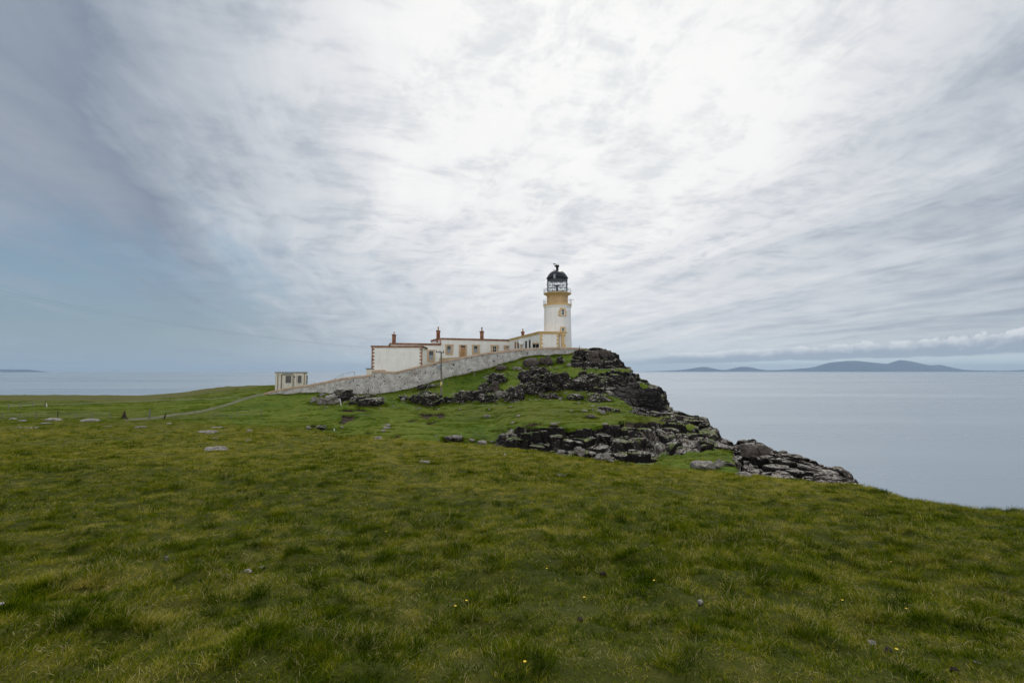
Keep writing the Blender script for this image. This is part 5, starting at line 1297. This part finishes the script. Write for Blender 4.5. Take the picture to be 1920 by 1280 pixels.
def scatter():
    out = []
    for (y0, y1, dens, kind, sc) in ((1.6, 4.0, 300, 'n', .85), (4.0, 7.5, 150, 'n', 1.0), (7.5, 14, 60, 'n', 1.25), (14, 26, 30, 'f', 1.15), (26, 62, 9, 'f', 1.5)):
        area = (y1 - y0) * (y0 + y1) * 1.25 + (y1 - y0) * 4; n = int(dens * area)
        Y = np.sqrt(RNG.uniform(y0*y0, y1*y1, n)); X = RNG.uniform(-1, 1, n) * (Y * 1.2 + 1.5)
        out.append((X, Y, np.full(n, kind == 'f'), np.full(n, sc)))
    nr_ = 0
    for (fx, fy, fz, fa, fb) in FOOT:
        if 8 < fy < 56 and fg_ok(fx, fy, fz):
            n = int(14 + (fa + fb) * 2 * 26); a = RNG.uniform(0, 6.28, n); r = RNG.uniform(.82, 1.15, n)
            out.append((fx + np.cos(a) * r * (fa + .03), fy + np.sin(a) * r * (fb + .03), np.full(n, fy > 14), np.full(n, 1.2))); nr_ += n
    X = np.concatenate([o[0] for o in out]); Y = np.concatenate([o[1] for o in out]); f = np.concatenate([o[2] for o in out]); s = np.concatenate([o[3] for o in out])
    p = np.stack([X, Y, X*0], 1)
    lump = fbm(p / .33, 60, 2) - .06; lump2 = fbm(p / .17, 66, 2); big = fbm(p / 3.5, 70, 3)
    near_ = np.arange(len(X)) >= len(X) - nr_
    tall = near_ | ((lump * 1.1 + lump2 * 1.7 + big * .3 + (RNG.uniform(size=len(X)) - .5) * .18) > .22)
    Z = H(X, Y); px, py = proj(X, Y, Z)
    # the worn strip crossing the pasture
    wx_ = np.interp(Y, [3, 5, 8, 12, 20, 30], [.55, .35, -.15, -1.6, -4.8, -8]); worn = np.exp(-((X - wx_) / (.25 + Y * .012)) ** 2)
    keep = (px > -260) & (px < 2180) & (py < 1420) & (RNG.uniform(size=len(X)) > worn * .3); tall &= worn < .4
    for (fx, fy, fz, fa, fb) in FOOT:
        if fy < 56: keep &= ~((((X - fx) / (fa + .015)) ** 2 + ((Y - fy) / (fb + .03)) ** 2 < .75) & ~near_)
        if fy < 8: keep &= ~((abs(X - fx - fx / fy * (Y - fy)) < fa) & (Y < fy) & (Y > fy - .22))
    X, Y, Z, f, s, tall, big = [a[keep] for a in (X, Y, Z, f, s, tall, big)]; n = len(X)
    idx = np.where(f, np.where(tall, 8, RNG.integers(6, 8, n)), np.where(tall, RNG.integers(3, 6, n), RNG.integers(0, 3, n)))
    s = s * (.8 + .45 * RNG.uniform(size=n) + big * .6)
    rot = np.stack([RNG.normal(0, .10, n), RNG.normal(0, .10, n), RNG.uniform(0, 6.28, n)], 1)
    return np.stack([X, Y, Z - .01], 1), idx, s, rot
pts, idx, scl, rot = [np.concatenate(z) for z in zip(scatter(), scatter_far())]
print('tufts', len(pts))
def instances(name, label, cat, pts, idx, scl, rot, coll):
    me = bpy.data.meshes.new(name); me.vertices.add(len(pts)); me.vertices.foreach_set('co', pts.ravel())
    a_ = me.attributes.new('idx', 'INT', 'POINT'); a_.data.foreach_set('value', idx.astype(np.int32))
    a_ = me.attributes.new('scl', 'FLOAT', 'POINT'); a_.data.foreach_set('value', scl.astype(np.float32))
    a_ = me.attributes.new('rot', 'FLOAT_VECTOR', 'POINT'); a_.data.foreach_set('vector', rot.astype(np.float32).ravel())
    ob = bpy.data.objects.new(name, me); COL.objects.link(ob); tag(ob, label, cat, kind='stuff')
    ng = bpy.data.node_groups.new('scatter', 'GeometryNodeTree'); ng.interface.new_socket('Geometry', in_out='INPUT', socket_type='NodeSocketGeometry'); ng.interface.new_socket('Geometry', in_out='OUTPUT', socket_type='NodeSocketGeometry')
    gi = ng.nodes.new('NodeGroupInput'); go = ng.nodes.new('NodeGroupOutput'); ip = ng.nodes.new('GeometryNodeInstanceOnPoints'); ci = ng.nodes.new('GeometryNodeCollectionInfo')
    ci.inputs['Collection'].default_value = coll; ci.inputs['Separate Children'].default_value = True; ci.inputs['Reset Children'].default_value = True
    ip.inputs['Pick Instance'].default_value = True
    def na(nm, typ):
        n = ng.nodes.new('GeometryNodeInputNamedAttribute'); n.data_type = typ; n.inputs['Name'].default_value = nm; return n.outputs['Attribute']
    ng.links.new(gi.outputs[0], ip.inputs['Points']); ng.links.new(ci.outputs[0], ip.inputs['Instance'])
    ng.links.new(na('idx', 'INT'), ip.inputs['Instance Index']); ng.links.new(na('rot', 'FLOAT_VECTOR'), ip.inputs['Rotation']); ng.links.new(na('scl', 'FLOAT'), ip.inputs['Scale'])
    ng.links.new(ip.outputs[0], go.inputs[0])
    md = ob.modifiers.new('scatter', 'NODES'); md.node_group = ng
instances('grass', 'tussocky green and straw-coloured pasture grass covering the ground', 'grass', pts, idx, scl, rot, protos)
# crumbled stone chips round the outcrops
chips = bpy.data.collections.new('stone_chips')
for j in range(4):
    V, Fq = ICO[3]; rg = np.random.default_rng(500 + j); nk = rg.normal(size=(12, 3)); nk /= np.linalg.norm(nk, axis=1, keepdims=True)
    dt_ = V @ nk.T; rr = np.minimum(np.min(np.where(dt_ > .05, rg.uniform(.6, .95, 12) / np.maximum(dt_, .05), 9), axis=1), 1.2)
    me = bpy.data.meshes.new('chip'); me.from_pydata([tuple(v) for v in V * rr[:, None] * np.array([1, .8, .55])], [], Fq.tolist()); me.materials.append(M['pale'] if j < 2 else M['rock']); chips.objects.link(bpy.data.objects.new('chip_%d' % j, me))
def chip_points():
    qa = PT[q_hl]; c = qa.mean(1); px, py = proj(c[:, 0], c[:, 1], c[:, 2]); rm = sm[q_hl].mean(1); w = np.zeros(len(c))
    for (fx, fy, fz, fa, fb) in FOOT:
        if fy > 36 and fa > .6:
            e_ = ((c[:, 0] - fx) / (fa + .5)) ** 2 + ((c[:, 1] - fy) / (fb + 1.2)) ** 2; w = np.maximum(w, (e_ < 2.6) & (e_ > .7))
    w = w + 2.0 * ((rm > .1) & (rm < .9)); w *= (px > 540) & (px < 1620) & (c[:, 1] < 95)
    w *= np.linalg.norm(np.cross(qa[:, 2] - qa[:, 0], qa[:, 3] - qa[:, 1]), axis=1); n = 1500; k = RNG.choice(len(w), n, p=w / w.sum())
    return c[k], RNG.integers(0, 4, n), np.exp(RNG.normal(-2.15, .5, n)), np.stack([RNG.normal(0, .3, n), RNG.normal(0, .3, n), RNG.uniform(0, 6.28, n)], 1)
instances('stone_rubble', 'loose pale and dark stone rubble strewn round the outcrops and cliff ledges', 'rubble', *chip_points(), chips)

# ------------------------------------------------------------ haze over the sea
def haze():
    m = bpy.data.materials.new('sea_haze'); m.use_nodes = True; nt = m.node_tree; nt.nodes.clear()
    v = nt.nodes.new('ShaderNodeVolumePrincipled'); v.inputs['Density'].default_value = 2.7e-5; v.inputs['Color'].default_value = (.62, .80, 1.0, 1); v.inputs['Anisotropy'].default_value = .2
    o = nt.nodes.new('ShaderNodeOutputMaterial'); nt.links.new(v.outputs[0], o.inputs['Volume'])
    mb = MB(); mb.box((-63000, -63000, -60), (126000, 0, 0), (0, 126000, 0), (0, 0, 760)); ob = mb.build('haze', m, None); tag(ob, 'thin pale blue sea haze in front of the far islands', 'haze', kind='stuff')
haze()
